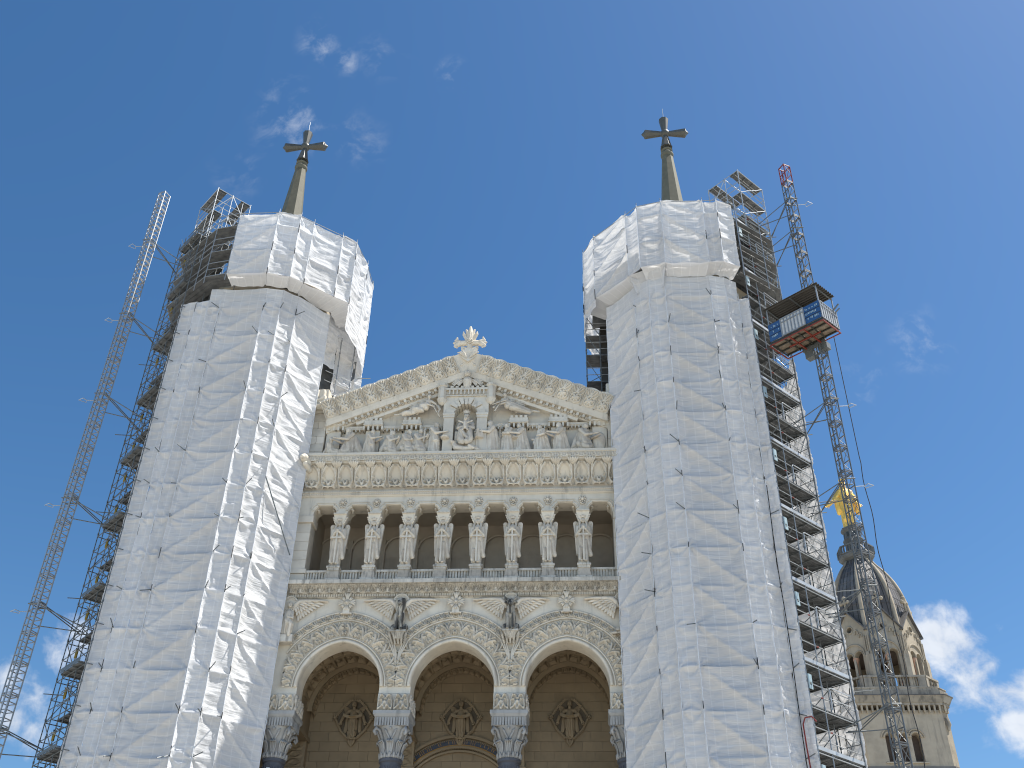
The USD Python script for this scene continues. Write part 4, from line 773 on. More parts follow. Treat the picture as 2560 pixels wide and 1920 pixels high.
# --- medallion angels on the porch wall
for cx, word, lab in ((-5.62, 'PATER', 'stone angel with a lettered scroll in the medallion under the left arch'), (0.0, 'FILII', 'stone angel with a lettered scroll in the medallion under the middle arch'), (5.62, 'JUDICE', 'stone angel with a lettered scroll in the medallion under the right arch')):
    t = thing('medallion_angel', lab, 'relief', (cx, 4.40, 19.15), 0, 'angel medallions on the porch wall')
    q = MB(); dia = [(-.62, -.62), (-.98, .06), (-.60, .62), (-.25, .95), (.25, .95), (.60, .62), (.98, .06), (.62, -.62), (.22, -1.0), (-.22, -1.0), (-.62, -.62)]
    q.sweep([(x, -.10, z) for x, z in dia], .075, 7)
    for k in range(len(dia)-1):
        a_, b_ = A(dia[k]), A(dia[k+1])
        for s_ in np.linspace(0, 1, 5)[:-1]: c_ = a_+(b_-a_)*s_; q.frame((c_[0], -.17, c_[1]), (1, 0, 0), (0, 1, 0), (0, 0, 1), (.08, .06, .08))
    obj('medallion_frame', q, M['warm'], t, 40); obj('medallion_back', MB().prism(A(dia[:-1]), lambda x, y, d: (x, d, y), -.05, -.004), M['mdark'], t)
    q = MB()
    for s_ in (-1, 1):
        for a in np.linspace(0, 2*PI, 7)[:-1]: q.sweep([(s_*.97+.04*math.cos(a), -.14, .06+.04*math.sin(a)), (s_*.97+.13*math.cos(a), -.17, .06+.13*math.sin(a))], [.03, .055], 5)
    obj('medallion_flowers', q, M['warm'], t, True)
    b = [((0, -.18, -.78), .24, (0, -.2, -.15), .26, (1, .7, 1)), ((0, -.2, -.15), .24, (0, -.2, .25), .20, (1, .8, 1)), ((-.18, -.2, .36), .11, (.18, -.2, .36), .11), ((0, -.2, .4), .09, (0, -.22, .55), .08), ((-.12, -.24, -.75), .12, (-.10, -.28, -.95), .08), ((.12, -.24, -.75), .12, (.10, -.28, -.95), .08)]
    for s_ in (-1, 1): b += [((s_*.26, -.2, .36), .11, (s_*.52, -.22, .08), .09), ((s_*.52, -.22, .08), .09, (s_*.62, -.28, -.18), .06)]+hand((s_*.62, -.28, -.2), (s_*.25, -.1, -1), (0, -1, 0), .13)
    obj('robe', skin(b, .035, 4, folds(9, .022, .05, -2, 5, 0, -.2)), M['warm'], t, True); obj('head', skin(head((0, -.30, .70), .135), .03, 2), M['warm'], t, True)
    q = wing_mesh([((s_*.2, .35), (s_*(.62-.06*k), .62-.14*k), .10, .1*s_, .02*k) for s_ in (-1, 1) for k in range(3)]+[((s_*.35, .1), (s_*(.42-.05*k), -.72), .10, -.05*s_, 0) for s_ in (-1, 1) for k in range(2)], .5, -.10); obj('wings', q, M['warm'], t, True)
    xs = np.linspace(-.5, .5, 13); zc = -.02+.12*(xs/.5)**2; q = MB()
    top_ = [(x, z_+.08) for x, z_ in zip(xs, zc)]; bot = [(x, z_-.08) for x, z_ in zip(xs, zc)][::-1]; q.prism(A(top_+bot), lambda x, y, d: (x, d, y), -.48, -.44); sc_ = obj('scroll', q, M['warm'], t)
    tm = meshkit.text_mesh(word, .085, .02); v = np.array(tm.vertices); w_ = v[:, 0].max(); x = (v[:, 0]-w_/2)*min(1.0, .74/w_); v = np.stack([x, -.482-v[:, 2], v[:, 1]-.045-.02+.12*(x/.5)**2], 1); obj('scroll_lettering', (v, tm.faces), M['goldm'], t)
    q = MB().sweep([(-.22, -.2, -1.0), (0, -.24, -1.04), (.22, -.2, -1.0)], .07, 6)
    for s_ in (-1, 0, 1): q.sweep([(s_*.15, -.12, -1.02), (s_*.12, -.16, -1.2), (0, -.08, -1.42)], [.07, .08, .03], 6)
    obj('medallion_corbel', q, M['warm'], t, True)
# --- figures of the gable relief
def robed(h, pose, yaw, seed, arms='pray', hood=False, cloak=True):
    rg = np.random.default_rng(seed); B = []
    if pose == 'kneel':
        B = [((-.30, 0, .10), .14, (.16, 0, .20), .24), ((.08, 0, .28), .26, (0, 0, .78), .20), ((0, 0, .78), .20, (.03, 0, 1.08), .19), ((-.02, -.1, .4), .2, (.22, -.14, .16), .16), ((.02, -.19, 1.13), .10, (.02, .19, 1.13), .10), ((.03, 0, 1.12), .10, (.07, 0, 1.26), .08)]
        sh, hd = 1.12, A([.10, 0, 1.40])
        if cloak: B += [((-.12, 0, 1.05), .15, (-.30, 0, .5), .17), ((-.30, 0, .5), .17, (-.58, 0, .06), .10)]
    else:
        B = [((0, 0, .10), .26, (0, 0, .85), .21), ((0, 0, .85), .21, (0, 0, 1.25), .19), ((0, 0, 1.25), .19, (0, 0, 1.45), .19), ((0, -.2, 1.48), .10, (0, .2, 1.48), .10), ((0, 0, 1.46), .10, (.03, 0, 1.62), .08), ((.12, -.1, .8), .13, (.16, -.1, .1), .12)]
        sh, hd = 1.46, A([.06, 0, 1.75])
        if cloak: B += [((-.12, 0, 1.4), .14, (-.22, 0, .7), .16), ((-.22, 0, .7), .16, (-.42, 0, .06), .12)]
    if arms == 'pray':
        for s_ in (-1, 1): B += [((0, s_*.22, sh), .09, (.14, s_*.24, sh-.30), .075), ((.14, s_*.24, sh-.30), .075, (.36, s_*.05, sh-.12), .05), ((.36, s_*.04, sh-.12), .05, (.42, s_*.03, sh+.02), .035)]
    elif arms == 'offer':
        for s_ in (-1, 1): B += [((0, s_*.22, sh), .09, (.18, s_*.22, sh-.32), .08), ((.18, s_*.22, sh-.32), .08, (.52, s_*.10, sh-.28), .05), ((.52, s_*.10, sh-.28), .05, (.62, s_*.08, sh-.27), .045)]
    elif arms == 'cross':
        for s_ in (-1, 1): B += [((0, s_*.22, sh), .10, (.12, s_*.28, sh-.32), .085), ((.12, s_*.28, sh-.32), .085, (.24, -s_*.06, sh-.2), .055)]
    else:
        for s_ in (-1, 1): B += [((0, s_*.22, sh), .10, (.05, s_*.32, sh-.35), .085), ((.05, s_*.32, sh-.35), .085, (.30, s_*.24, sh-.48), .06)]
    B += [((.02, -.1, sh-.1), .12, (.18, -.2, sh-.75), .10)]
    m1 = skin(B, .05, 4, folds(8, .03, sh-.3, -.2, seed)); hh = head(hd, .125, PI/2, True)
    if hood: hh += [(hd+A([-.03, 0, .06]), .15, hd+A([-.06, 0, -.22]), .15)]
    if seed % 2: hh += [(hd+A([.07, 0, -.12]), .07, hd+A([.10, 0, -.26]), .04)]      # beard
    m2 = skin(hh, .035, 2)
    s = h/(1.52 if pose == 'kneel' else 1.88); R = trimesh.transformations.rotation_matrix(-yaw, (0, 0, 1))
    for m_ in (m1, m2): m_.apply_scale(s*1.06); m_.apply_transform(R)
    m1.apply_scale([1.32, 1.0, 1.0])
    return m1, m2, s, R
FL = 32.46
def relief_figure(name, label, x, h, pose, facing, seed, arms='pray', hood=False, extra=None, y=-.20, cloak=True, z=FL):
    """facing +1 looks right, -1 looks left; turned a little towards the square"""
    yaw = .45 if facing > 0 else PI-.45
    t = thing(name, label, 'statue', (x, y, z), 0)
    a, b, s, R = robed(h, pose, yaw, seed, arms, hood, cloak)
    if pose == 'kneel' or True:
        obj('robe', a, M['statue'], t, True); obj('head', b, M['statue'], t, True)
    if extra: extra(t, s, yaw)
    return t
def held(mesh_fn):
    def f(t, s, yaw):
        q = mesh_fn(MB()); v, fc = q.get(); c, s_ = math.cos(-yaw), math.sin(-yaw); v = np.stack([v[:, 0]*c-v[:, 1]*s_, v[:, 0]*s_+v[:, 1]*c, v[:, 2]], 1)*s; obj('held_object', (v, fc), M['statue'], t)
    return f
church = held(lambda q: q.box(.46, .86, -.16, .16, .82, 1.06).box(.5, .6, -.14, .14, 1.06, 1.32).box(.72, .82, -.14, .14, 1.06, 1.32).box(.6, .72, -.1, .1, 1.06, 1.16))
crown_ = held(lambda q: q.lathe([(.0, .80), (.22, .84), (.24, .92), (.14, 1.0), (.05, 1.06), (0, 1.07)], 12, (.66, 0, 0)))
book = held(lambda q: q.box(.22, .5, -.16, .16, .95, 1.02))
staff = held(lambda q: q.sweep([(.46, -.12, .0), (.46, -.12, 1.75)], .03, 6).sweep([(.46+.13*math.sin(a), -.12, 1.9-.13*math.cos(a)) for a in np.linspace(-.2, 4.6, 14)], .03, 6))
palm_ = held(lambda q: q.sweep([(.40, -.1, .7), (.44, -.1, 1.3), (.40, -.1, 1.5)], [.03, .05, .02], 6))
relief_figure('kneeling_figure', 'robed stone figure turned right beside the second turret from the left in the gable relief', -5.35, 1.62, 'stand', 1, 11, 'offer')
relief_figure('kneeling_figure', 'hooded stone figure praying alone between the second and third turrets of the gable relief', -4.22, 1.48, 'kneel', 1, 12, 'pray', True)
relief_figure('kneeling_figure', 'stone figure with crossed hands in front of the third turret of the gable relief', -3.28, 1.56, 'kneel', 1, 13, 'cross')
relief_figure('kneeling_figure', 'stone figure holding a palm branch just right of the third turret', -2.62, 1.58, 'kneel', 1, 14, 'pray', False, palm_)
relief_figure('standing_figure', 'tall bearded stone figure offering a crown left of the niche', -1.72, 1.98, 'stand', 1, 15, 'offer', False, crown_, -.2)
relief_figure('standing_figure', 'tall cloaked stone figure offering a model church right of the niche', 1.46, 2.0, 'stand', -1, 16, 'offer', True, church, -.2)
relief_figure('standing_figure', 'stone bishop holding a curled crozier in the gable relief', 2.45, 1.84, 'stand', -1, 17, 'cross', False, staff)
relief_figure('standing_figure', 'stone figure holding a small box at the fourth turret of the gable relief', 3.14, 1.82, 'stand', -1, 18, 'offer', False, book)
relief_figure('kneeling_figure', 'stooping stone figure in a wide cloak between the two right turrets of the gable relief', 4.30, 1.72, 'stand', -1, 19, 'down')
relief_figure('standing_figure', 'stone figure reaching left in front of the fifth turret of the gable relief', 5.35, 1.80, 'stand', -1, 20, 'offer', True)
def angel_side(label, x, facing, seed):
    t = relief_figure('relief_angel', label, x, 1.72, 'kneel', facing, seed, 'offer', False, None)
    q = wing_mesh([((-facing*.12, 1.25-.04*k), (-facing*(.62-.07*k), .30+.0*k), .07, .10*facing, .03*k) for k in range(5)], .5, .10); obj('wing', q, M['statue'], t, True)
angel_side('kneeling stone angel with long wing at the left end of the gable relief', -6.55, -1, 21)
angel_side('kneeling stone angel beside a shield at the right end of the gable relief', 6.68, 1, 22)
t = thing('fallen_figure', 'crouching stone figure pressed into the left corner of the gable relief', 'statue', (-7.6, -.15, FL))
a = skin([((0, 0, .35), .28, (.45, 0, .22), .22), ((0, 0, .35), .25, (-.1, -.1, .75), .17), ((-.1, -.1, .8), .1, (.0, -.15, .98), .09), ((.45, 0, .22), .2, (1.0, -.05, .12), .13), ((-.2, 0, .6), .1, (-.35, -.1, .2), .08)], .05, 4, folds(7, .03, 2, -1, 3)); obj('robe', a, M['statue'], t, True); obj('head', skin(head((.0, -.16, 1.08), .13, -.7), .03, 2), M['statue'], t, True)
t = thing('relief_shield', 'large rounded stone shield at the right end of the gable relief', 'shield', (7.55, -.10, FL+.75)); q = MB().lathe([(.0, .12), (.25, .10), (.45, .02), (.5, -.05), (.42, -.12)], 20); v, f_ = q.get(); obj('shield_face', (np.stack([v[:, 0]*.75, -v[:, 2], v[:, 1]*1.35], 1), f_), M['statue'], t, True)
# flying angels
for s_, lab in ((-1, 'flying stone angel with outstretched robe above the left half of the gable relief'), (1, 'flying stone angel with a trumpet above the right half of the gable relief')):
    t = thing('flying_angel', lab, 'relief', (s_*2.20, -.16, 35.62))
    b = [((0, 0, .48), .17, (s_*.15, -.02, .05), .17), ((s_*.10, 0, .30), .20, (s_*.7, 0, -.05), .25), ((s_*.7, 0, -.05), .25, (s_*1.45, .05, -.30), .15), ((s_*1.4, .05, -.25), .10, (s_*1.95, .08, -.30), .05), ((s_*.4, -.05, -.1), .17, (s_*1.2, 0, -.32), .09), ((-.14, -.03, .52), .09, (.14, -.03, .52), .09), ((0, -.03, .55), .08, (0, -.06, .68), .07),
         ((-s_*.12, -.05, .50), .075, (-s_*.42, -.12, .22), .065), ((-s_*.42, -.12, .22), .065, (-s_*.62, -.1, -.05), .045), ((s_*.14, -.05, .5), .075, (s_*.05, -.2, .2), .06), ((s_*.05, -.2, .2), .06, (-s_*.35, -.2, .05), .045)]
    obj('robe', skin(b, .045, 4, lambda v: .03*np.sin(14*v[:, 2]+6*v[:, 0])*np.clip(np.abs(v[:, 0])/.4, 0, 1)), M['statue'], t, True); obj('head', skin(head((-s_*.03, -.10, .82), .125, s_*.5), .03, 2), M['statue'], t, True)
    obj('wing', wing_mesh([((s_*.12, .45-.03*k), (s_*(1.30-.12*k), .30-.13*k), .06, .08*s_, .03*(k % 2)) for k in range(6)]+[((s_*.1, .5), (s_*(.75-.1*k), .52-.1*k), .05, .08*s_, .08) for k in range(4)], .5, .12), M['statue'], t, True)
    q = MB().sweep([(-s_*.25, -.28, .12), (-s_*.55, -.28, -.45)], [.03, .045], 6)
    if s_ > 0: q.sweep([(-.7, -.25, .05), (.1, -.25, .35)], [.03, .05], 6)
    else: q.sweep([(.55, -.2, .1), (.70, -.22, -.2), (.58, -.2, -.45), (.72, -.2, -.70)], [.06, .07, .06, .05], 6)
    obj('trumpet' if s_ > 0 else 'scroll', q, M['statue'], t, True)
# bust angel at the top
t = thing('bust_angel', 'stone bust of an angel with two spread wings under the gable peak', 'relief', (0, -.25, 36.98))
obj('bust', skin([((0, -.1, .05), .22, (0, -.15, .42), .29, (1, .8, 1)), ((0, -.2, .5), .12, (0, -.2, .62), .1), ((-.18, -.15, .42), .1, (.18, -.15, .42), .1)], .04, 3, folds(12, .015, .4, -1, 2)), M['statue'], t, True); obj('head', skin(head((0, -.28, .86), .185), .03, 2), M['statue'], t, True)
q = MB()
for s_ in (-1, 1): q.mesh(wing_mesh([((s_*.2, .55), (s_*(1.02-.05*k), .55-.13*k), .05, .10*s_, .02*k) for k in range(5)]+[((s_*.18, .45), (s_*(.6-.05*k), .18-.05*k), .05, .1*s_, .06) for k in range(3)], .5, -.05).get())
obj('wings', q, M['statue'], t, True)
# the enthroned figure in the niche
t = thing('enthroned_madonna', 'crowned stone mother seated with a child in the central niche of the gable', 'statue', (0.05, -.28, 32.95))
b = [((0, .1, .2), .36, (0, .05, .9), .34, (1, .8, 1)), ((-.22, -.25, .85), .20, (-.26, -.35, .30), .20), ((.22, -.25, .85), .20, (.28, -.35, .30), .20), ((-.26, -.35, .3), .2, (-.18, -.38, .08), .2), ((.28, -.35, .3), .2, (.15, -.38, .08), .2), ((0, .05, .9), .30, (0, .05, 1.45), .26), ((-.26, .02, 1.52), .14, (.26, .02, 1.52), .14), ((0, 0, 1.55), .13, (0, -.03, 1.78), .10),
     ((-.32, 0, 1.5), .14, (-.42, -.15, 1.12), .12), ((-.42, -.15, 1.12), .12, (-.14, -.36, 1.08), .08), ((.32, 0, 1.5), .14, (.42, -.15, 1.12), .12), ((.42, -.15, 1.12), .12, (.14, -.36, 1.08), .08), ((-.22, -.38, .8), .12, (.2, -.42, .25), .14)]
obj('robe', skin(b, .045, 4, folds(9, .03, 1.0, -1, 9, 0, .2)), M['statue'], t, True); obj('head', skin(head((0, -.07, 1.98), .155), .03, 2), M['statue'], t, True)
obj('veil', skin([((0, .05, 2.05), .17, (0, .08, 1.6), .2)], .04, 3), M['statue'], t, True)
q = MB().lathe([(.16, 0), (.19, .10), (.20, .16), (.15, .16)], 14, (0, -.04, 2.12))
for k in range(7): q.frame((.18*math.cos(k*2*PI/7), -.04+.18*math.sin(k*2*PI/7), 2.33), (1, 0, 0), (0, 1, 0), (0, 0, 1), (.07, .07, .10), .3)
obj('crown', q, M['statue'], t)
b = [((0, -.42, 1.0), .13, (0, -.42, 1.3), .12), ((0, -.42, 1.35), .07, (0, -.44, 1.45), .06), ((-.08, -.42, 1.3), .06, (-.38, -.44, 1.42), .045), ((.08, -.42, 1.3), .06, (.38, -.44, 1.42), .045), ((-.08, -.42, 1.0), .08, (-.14, -.5, .8), .06), ((.08, -.42, 1.0), .08, (.14, -.5, .8), .06)]+head((0, -.48, 1.54), .105)
obj('child', skin(b, .035, 3), M['statue'], t, True)
obj('throne', MB().box(-.58, .62, -.1, .5, -.48, .35, .02).box(-.62, -.46, -.1, .5, .35, .95, .02).box(.46, .62, -.1, .5, .35, .95, .02), M['stone'], t)
t = thing('crushed_beast', 'coiled stone beast lying under the seated mother in the gable niche', 'relief', (0.05, -.5, FL))
obj('body', skin([((-.6, .05, .55), .14, (-.5, -.02, .25), .17), ((-.5, -.02, .25), .17, (.0, -.05, .14), .16), ((0, -.05, .14), .16, (.55, 0, .2), .16), ((.55, 0, .2), .16, (.95, .1, .1), .08), ((-.62, 0, .6), .12, (-.75, -.12, .62), .09), ((.3, -.1, .3), .14, (.5, -.12, .16), .12)], .05, 3, lambda v: .05*(meshkit.fbm(v*8, 3, 1)-.5)), M['statue'], t, True)
# ================================================================ the two wrapped towers
LV = [13+2*k for k in range(15)]           # lift heights 13 .. 41
class Tow:
    def __init__(s, sg, ax): s.sg = sg; s.ax = ax; s.ay = 1.2
    def w(s, u, v, z): return A([s.ax+s.sg*u, s.ay+v, z], float)
TL, TR = Tow(-1, -13.24), Tow(1, 12.97)
def poly_r(r, degs): return [(r*math.sin(rad(d)), -r*math.cos(rad(d))) for d in degs]
BODY = {1: [(-4.62, -.95), (-4.72, -1.85), (-3.08, -3.62), (-2.28, -4.28), (-1.36, -4.5), (1.22, -4.5), (2.12, -4.30), (2.85, -3.85), (3.42, -3.95)],
        -1: [(-4.28, -1.05), (-4.52, -1.85), (-2.98, -3.66), (-2.2, -4.28), (-1.26, -4.5), (1.38, -4.5), (2.10, -4.52), (2.85, -4.46), (3.85, -4.25)]}
BULGE = {1: [(-3.2, 5.0), (-5.45, 3.4), (-6.0, 1.3), (-6.0, -.8), (-5.33, -2.2), (-3.36, -4.12), (-2.70, -4.82), (-1.26, -5.17), (1.26, -5.12), (2.08, -5.15), (3.08, -4.62)],
         -1: [(-3.4, 5.4), (-5.5, 3.9), (-6.08, 1.6), (-6.05, -.4), (-5.72, -2.38), (-4.93, -3.06), (-3.36, -4.33), (-2.66, -4.94), (-1.36, -5.32), (1.1, -5.32)]}
HEAD = [(1.15, -5.25), (2.5, -5.0), (3.32, -4.33), (4.93, -3.06), (5.72, -2.4), (6.08, -.4), (6.08, 1.3)]
def net_panel(T, p0, p1, z0, z1, zfun=None, brace=0, seed=0, lifts=None, tie=1.0, amp=1.0, step=.072, q0=None, q1=None):
    """one face of netting between two plan points; q0,q1: plan points of the bottom edge when the face slopes"""
    a0, a1 = T.w(*p0, 0)[:2], T.w(*p1, 0)[:2]; b0, b1 = (T.w(*q0, 0)[:2], T.w(*q1, 0)[:2]) if q0 else (a0, a1)
    W = np.linalg.norm(a1-a0); H = z1-z0; nu = max(5, int(W/step)+1); nv = max(5, int(H/step)+1)
    U, V = np.meshgrid(np.linspace(0, 1, nu), np.linspace(0, 1, nv)); z = z0+H*V
    top = a0+(a1-a0)*U[..., None]; bot = b0+(b1-b0)*U[..., None]; xy = bot+(top-bot)*V[..., None]
    d = (a1-a0)/W; n = A([d[1], -d[0]]); c = A([T.ax, T.ay])
    if n@((a0+a1)/2-c) < 0: n = -n
    s = U*W; r = np.random.default_rng(seed); ph = r.uniform(0, 9, 3)
    L = A(lifts if lifts is not None else LV, float); k = np.clip(np.searchsorted(L, z.ravel()).reshape(z.shape)-1, 0, len(L)-2); lo = L[k]; hb = (L[k+1]-lo); b = np.clip((z-lo)/hb, 0, 1)
    edge = np.minimum(1, 5*U*(1-U)*1.3)
    dis = np.zeros_like(z)
    if brace:
        t = U if brace > 0 else 1-U; dist = (b-t)*hb
        dis -= (.21 if abs(brace) == 1 else .10)*(1-np.exp(-np.abs(dist)/np.where(dist > 0, .85, .30)))*edge*np.where(dist > 0, .75, 1.0)*(.75+.5*meshkit.noise(np.stack([z*.5, z*0+seed, z*0], -1)))
        dis += .045*np.exp(-(dist/.10)**2)*edge
    else: dis -= .06*edge
    dis += .028*np.exp(-(np.minimum(b, 1-b)*hb/.09)**2)*edge
    dis -= (.05*np.sin(PI*b)**.7+.05*(1-np.exp(-np.minimum(b, 1-b)*hb/.16)))*edge
    P3 = np.stack([xy[..., 0], xy[..., 1], z], -1)
    Q = np.stack([s*.55+ph[0], np.full_like(s, ph[1]), z*4.2+s*r.uniform(-.5, .5)], -1); dis += .085*(meshkit.fbm(Q, 3, seed)-.5)*(.4+.6*edge); Q = np.stack([s*1.1+ph[2], np.full_like(s, ph[0]), z*9.0+s*r.uniform(-1, 1)], -1); dis += .065*(meshkit.fbm(Q, 2, seed+5)-.5); Q = np.stack([s*.8+ph[1]+z*r.uniform(-.6, .6), np.full_like(s, ph[2]), z*2.0+s*r.uniform(-.8, .8)], -1); dis += .075*(np.abs(2*meshkit.fbm(Q, 2, seed+3)-1)**.8-.25)*(.3+.7*edge)
    Q = np.stack([s*1.3+ph[2], np.full_like(s, ph[1]), z*1.1], -1); dis += .09*(meshkit.fbm(Q, 3, seed+7)-.5)*edge
    # folds drawn to the ties on both edges
    for e, se in ((0.0, s), (1.0, W-s)):
        zt = L[np.clip(np.searchsorted(L, (z+1).ravel()).reshape(z.shape)-1, 0, len(L)-1)]
        rr = np.hypot(se, z-zt)+1e-6; th = np.arctan2(z-zt, se); pk = (np.sin(zt*12.9898+e*78.2+seed)*43758.5) % 1
        on = (pk < .62*tie)
        dis += on*.085*np.sin((5+4*pk)*th+pk*20)*np.exp(-rr/.75)*(1-np.exp(-rr/.12))
    P3[..., :2] += (dis*amp)[..., None]*n
    m_ = np.arange(nu*nv).reshape(nv, nu); f = np.stack([m_[:-1, :-1], m_[:-1, 1:], m_[1:, 1:], m_[1:, :-1]], -1).reshape(-1, 4)
    if T.sg < 0: pass
    return P3.reshape(-1, 3), f, np.stack([s.ravel()+.13, z.ravel()], 1)
def soffit(T, top, bot, z1, z0, seed):
    return net_panel(T, top[0], top[1], z0, z1, q0=bot[0], q1=bot[1], seed=seed, tie=.6, amp=1.5, step=.08, lifts=[z0, z1])
ZB0, ZB1 = 43.0, 48.05
for T, nm in ((TL, 'left'), (TR, 'right')):
    sg = T.sg
    N_ = thing('debris_netting', 'white debris netting wrapped around the left tower, sunlit on its right flank' if sg < 0 else 'white debris netting wrapped around the right tower behind the hoist mast, mostly in shade', 'netting')
    body = BODY[sg]; z1 = 42.5
    for i in range(len(body)-1):
        p0, p1 = body[i], body[i+1]; W = math.dist(p0, p1)
        br = 0
        if W > 2.2: br = -1
        if i == 1: br = 1 if sg > 0 else 2
        top = z1
        if sg < 0 and i >= 6: top = 41.6
        if sg > 0 and i == len(body)-2: top = 41.2
        obj('net_panel', net_panel(T, p0, p1, 11.5, top, brace=br*(1 if sg > 0 else 1), seed=20*i+(0 if sg < 0 else 7), amp=1.0 if W > 1.3 else .8), M['net'], N_, True)
    bp = BULGE[sg]; lz = [ZB0, 45.0, 47.0, ZB1]; nb = len(bp)
    for i in range(nb-1):
        W = math.dist(bp[i], bp[i+1]); rear = bp[i][1] > -.9 and bp[i][0] < 0
        low = 41.0 if rear and sg < 0 else (42.4 if rear else ZB0)
        br = -1 if (W > 2.2 and i >= nb-4 and not rear) else (1 if W > 2.2 and sg > 0 and not rear else 0)
        obj('net_panel', net_panel(T, bp[i], bp[i+1], low, ZB1+.10*math.sin(i*2.1), brace=br, seed=300+11*i+sg, lifts=lz, amp=.95 if W < 2.0 else 1.1), M['net'], N_, True)
    def inward(p):
        r_ = math.hypot(*p); k = max(.72, (r_-(.72 if sg > 0 else .80)-(.5 if p[0] < -4 else 0))/r_); return (p[0]*k, p[1]*k)
    for i in range(nb-1):
        if bp[i][1] > -.3 and bp[i][0] < 0: continue
        if sg > 0 and i == 5: continue
        obj('net_underside', soffit(T, (bp[i], bp[i+1]), (inward(bp[i]), inward(bp[i+1])), ZB0+.02, 42.55 if sg > 0 else 42.7, 500+i), M['net'], N_, True)
    if sg > 0:     # the slack flap left open over the inner corner, and the sheet on the far outer side seen from within
        obj('net_flap', net_panel(T, bp[5], bp[7], 41.7, ZB0, q0=(-2.9, -3.75), q1=(-1.45, -4.5), seed=91, lifts=[41.7, ZB0], amp=1.6), M['net'], N_, True)
        side = [(5.45, -1.15), (6.05, -1.45), (6.12, -.3), (6.15, 1.0), (6.0, 2.6), (3.4, 5.3), (1.0, 6.0)]
        for i in range(1, len(side)-1): obj('net_panel', net_panel(T, side[i], side[i+1], 11.5, 38.6-.0*i, seed=700+i, amp=1.5), M['net'], N_, True)
        obj('net_panel', net_panel(T, (3.42, -3.95), (3.05, -3.45), 11.5, 41.2, seed=720, amp=.6), M['net'], N_, True)
    else:
        obj('net_flap', net_panel(T, (-5.55, 1.2), (-5.85, 2.6), 36.4, 42.9, seed=95, amp=2.2), M['net'], N_, True)
        obj('net_flap', net_panel(T, (-4.28, -1.05), (-4.75, -.1), 39.6, 43.3, seed=94, amp=1.5), M['net'], N_, True)
        obj('net_flap', net_panel(T, (-4.75, -.1), (-5.55, 1.2), 38.0, 43.3, seed=96, amp=2.0), M['net'], N_, True)
        obj('net_panel', net_panel(T, (3.85, -4.25), (3.9, -3.7), 11.5, 41.5, seed=721, amp=.6), M['net'], N_, True)
    # seams: white cords, dark gaps, tube ends sticking out
    r_ = random.Random(40+sg)
    for i in range(1, len(body)-1):
        u, v = body[i]; rr = math.hypot(u, v); o = 1+.02/rr
        pts = []; z = 11.6
        while z < 42: pts.append(T.w(u*o+r_.uniform(-.015, .015), v*o+r_.uniform(-.015, .015), z)); z += .5
        obj('seam_cord', MB().sweep(pts, .016, 5), M['lace'], N_, True)
        if i in (2, 4, 5, 7) or (sg < 0 and i in (3,)):
            for z in LV[1:]:
                if r_.random() < .42: obj('seam_gap', MB().sweep([T.w(u*(1+.035/rr), v*(1+.035/rr), z-.12+r_.uniform(-.2, .2)), T.w(u*(1+.04/rr), v*(1+.04/rr), z+r_.uniform(.1, .5))], .020, 5), M['rope'], N_)
                if r_.random() < .62:
                    a = math.atan2(v, u)+r_.choice((-.9, .9))*r_.uniform(.3, 1); L = r_.uniform(.3, .62); obj('tube_end', MB().tube(T.w(u*.99, v*.99, z+.05), T.w(u+L*math.cos(a), v+L*math.sin(a), z+.05+r_.uniform(-.25, .3)), .026, 6), M['pipe2'], N_)
    for i in range(1, nb-1):
        u, v = bp[i]; o = 1+.02/6
        obj('seam_cord', MB().sweep([T.w(u*o, v*o, z) for z in np.linspace(ZB0, ZB1+.1, 10)], .016, 5), M['lace'], N_, True)
        for z in (ZB0+.1, 45.0, 46.8):
            if r_.random() < .6: obj('seam_gap', MB().sweep([T.w(u*(1+.035/6), v*(1+.035/6), z-.2), T.w(u*(1+.04/6), v*(1+.04/6), z+r_.uniform(.2, .6))], .024, 5), M['rope'], N_)
        obj('post_tip', MB().tube(T.w(u, v, ZB1-.2), T.w(u, v, ZB1+.30), .022, 6), M['pipe'], N_)
    obj('rim_rail', MB().sweep([T.w(u*.995, v*.995, ZB1+.02) for u, v in bp], .024, 6), M['pipe'], N_)
    if sg < 0:      # the long tube lying over the sheet
        obj('loose_tube', MB().tube(T.w(-3.05, -3.85, 29.75), T.w(-4.5, -2.2, 25.95), .034, 6), M['pipe2'], N_)
        obj('net_foot_flap', net_panel(T, (-4.9, -1.9), (-6.0, -1.5), 11.5, 15.3, seed=97, amp=2), M['net'], N_, True)
    else:
        obj('net_foot_flap', net_panel(T, (-4.62, -.95), (-4.72, -1.85), 11.5, 16.8, q0=(-5.5, -1.1), q1=(-4.85, -2.0), seed=98, amp=2), M['net'], N_, True)
    # ---------------- masonry tower inside, its spire and cross
    C_ = thing('church_tower', f'octagonal stone church tower hidden inside the {nm} wrapping, its dark spire and cross rising out', 'tower', (T.sg*13.13, 1.2, 0))
    obj('tower_shaft', MB().lathe([(3.7, 5), (3.7, 30.5), (3.9, 30.6), (3.9, 31.0), (3.7, 31.1), (3.7, 41.5), (4.3, 42.3), (4.4, 43.0), (4.0, 43.0), (3.6, 46.5), (1.9, 47.4), (0, 47.6)], 8, (0, 0, 0), PI/8), M['tower'], C_)
    sp = part_group('spire', C_)
    obj('spire_shaft', MB().lathe([(1.2, 47.2), (.39, 57.75), (0, 57.75)], 8, (0, 0, 0), PI/8+.12), M['zinc'], sp)
    for z in (50.8, 53.9, 56.4):
        r0 = 1.15-(z-47.2)*.79/10.55; obj('spire_seam', MB().lathe([(r0+.012, z-.02), (r0+.02, z), (r0+.012, z+.02)], 8, (0, 0, 0), PI/8+.12), M['zinc'], sp)
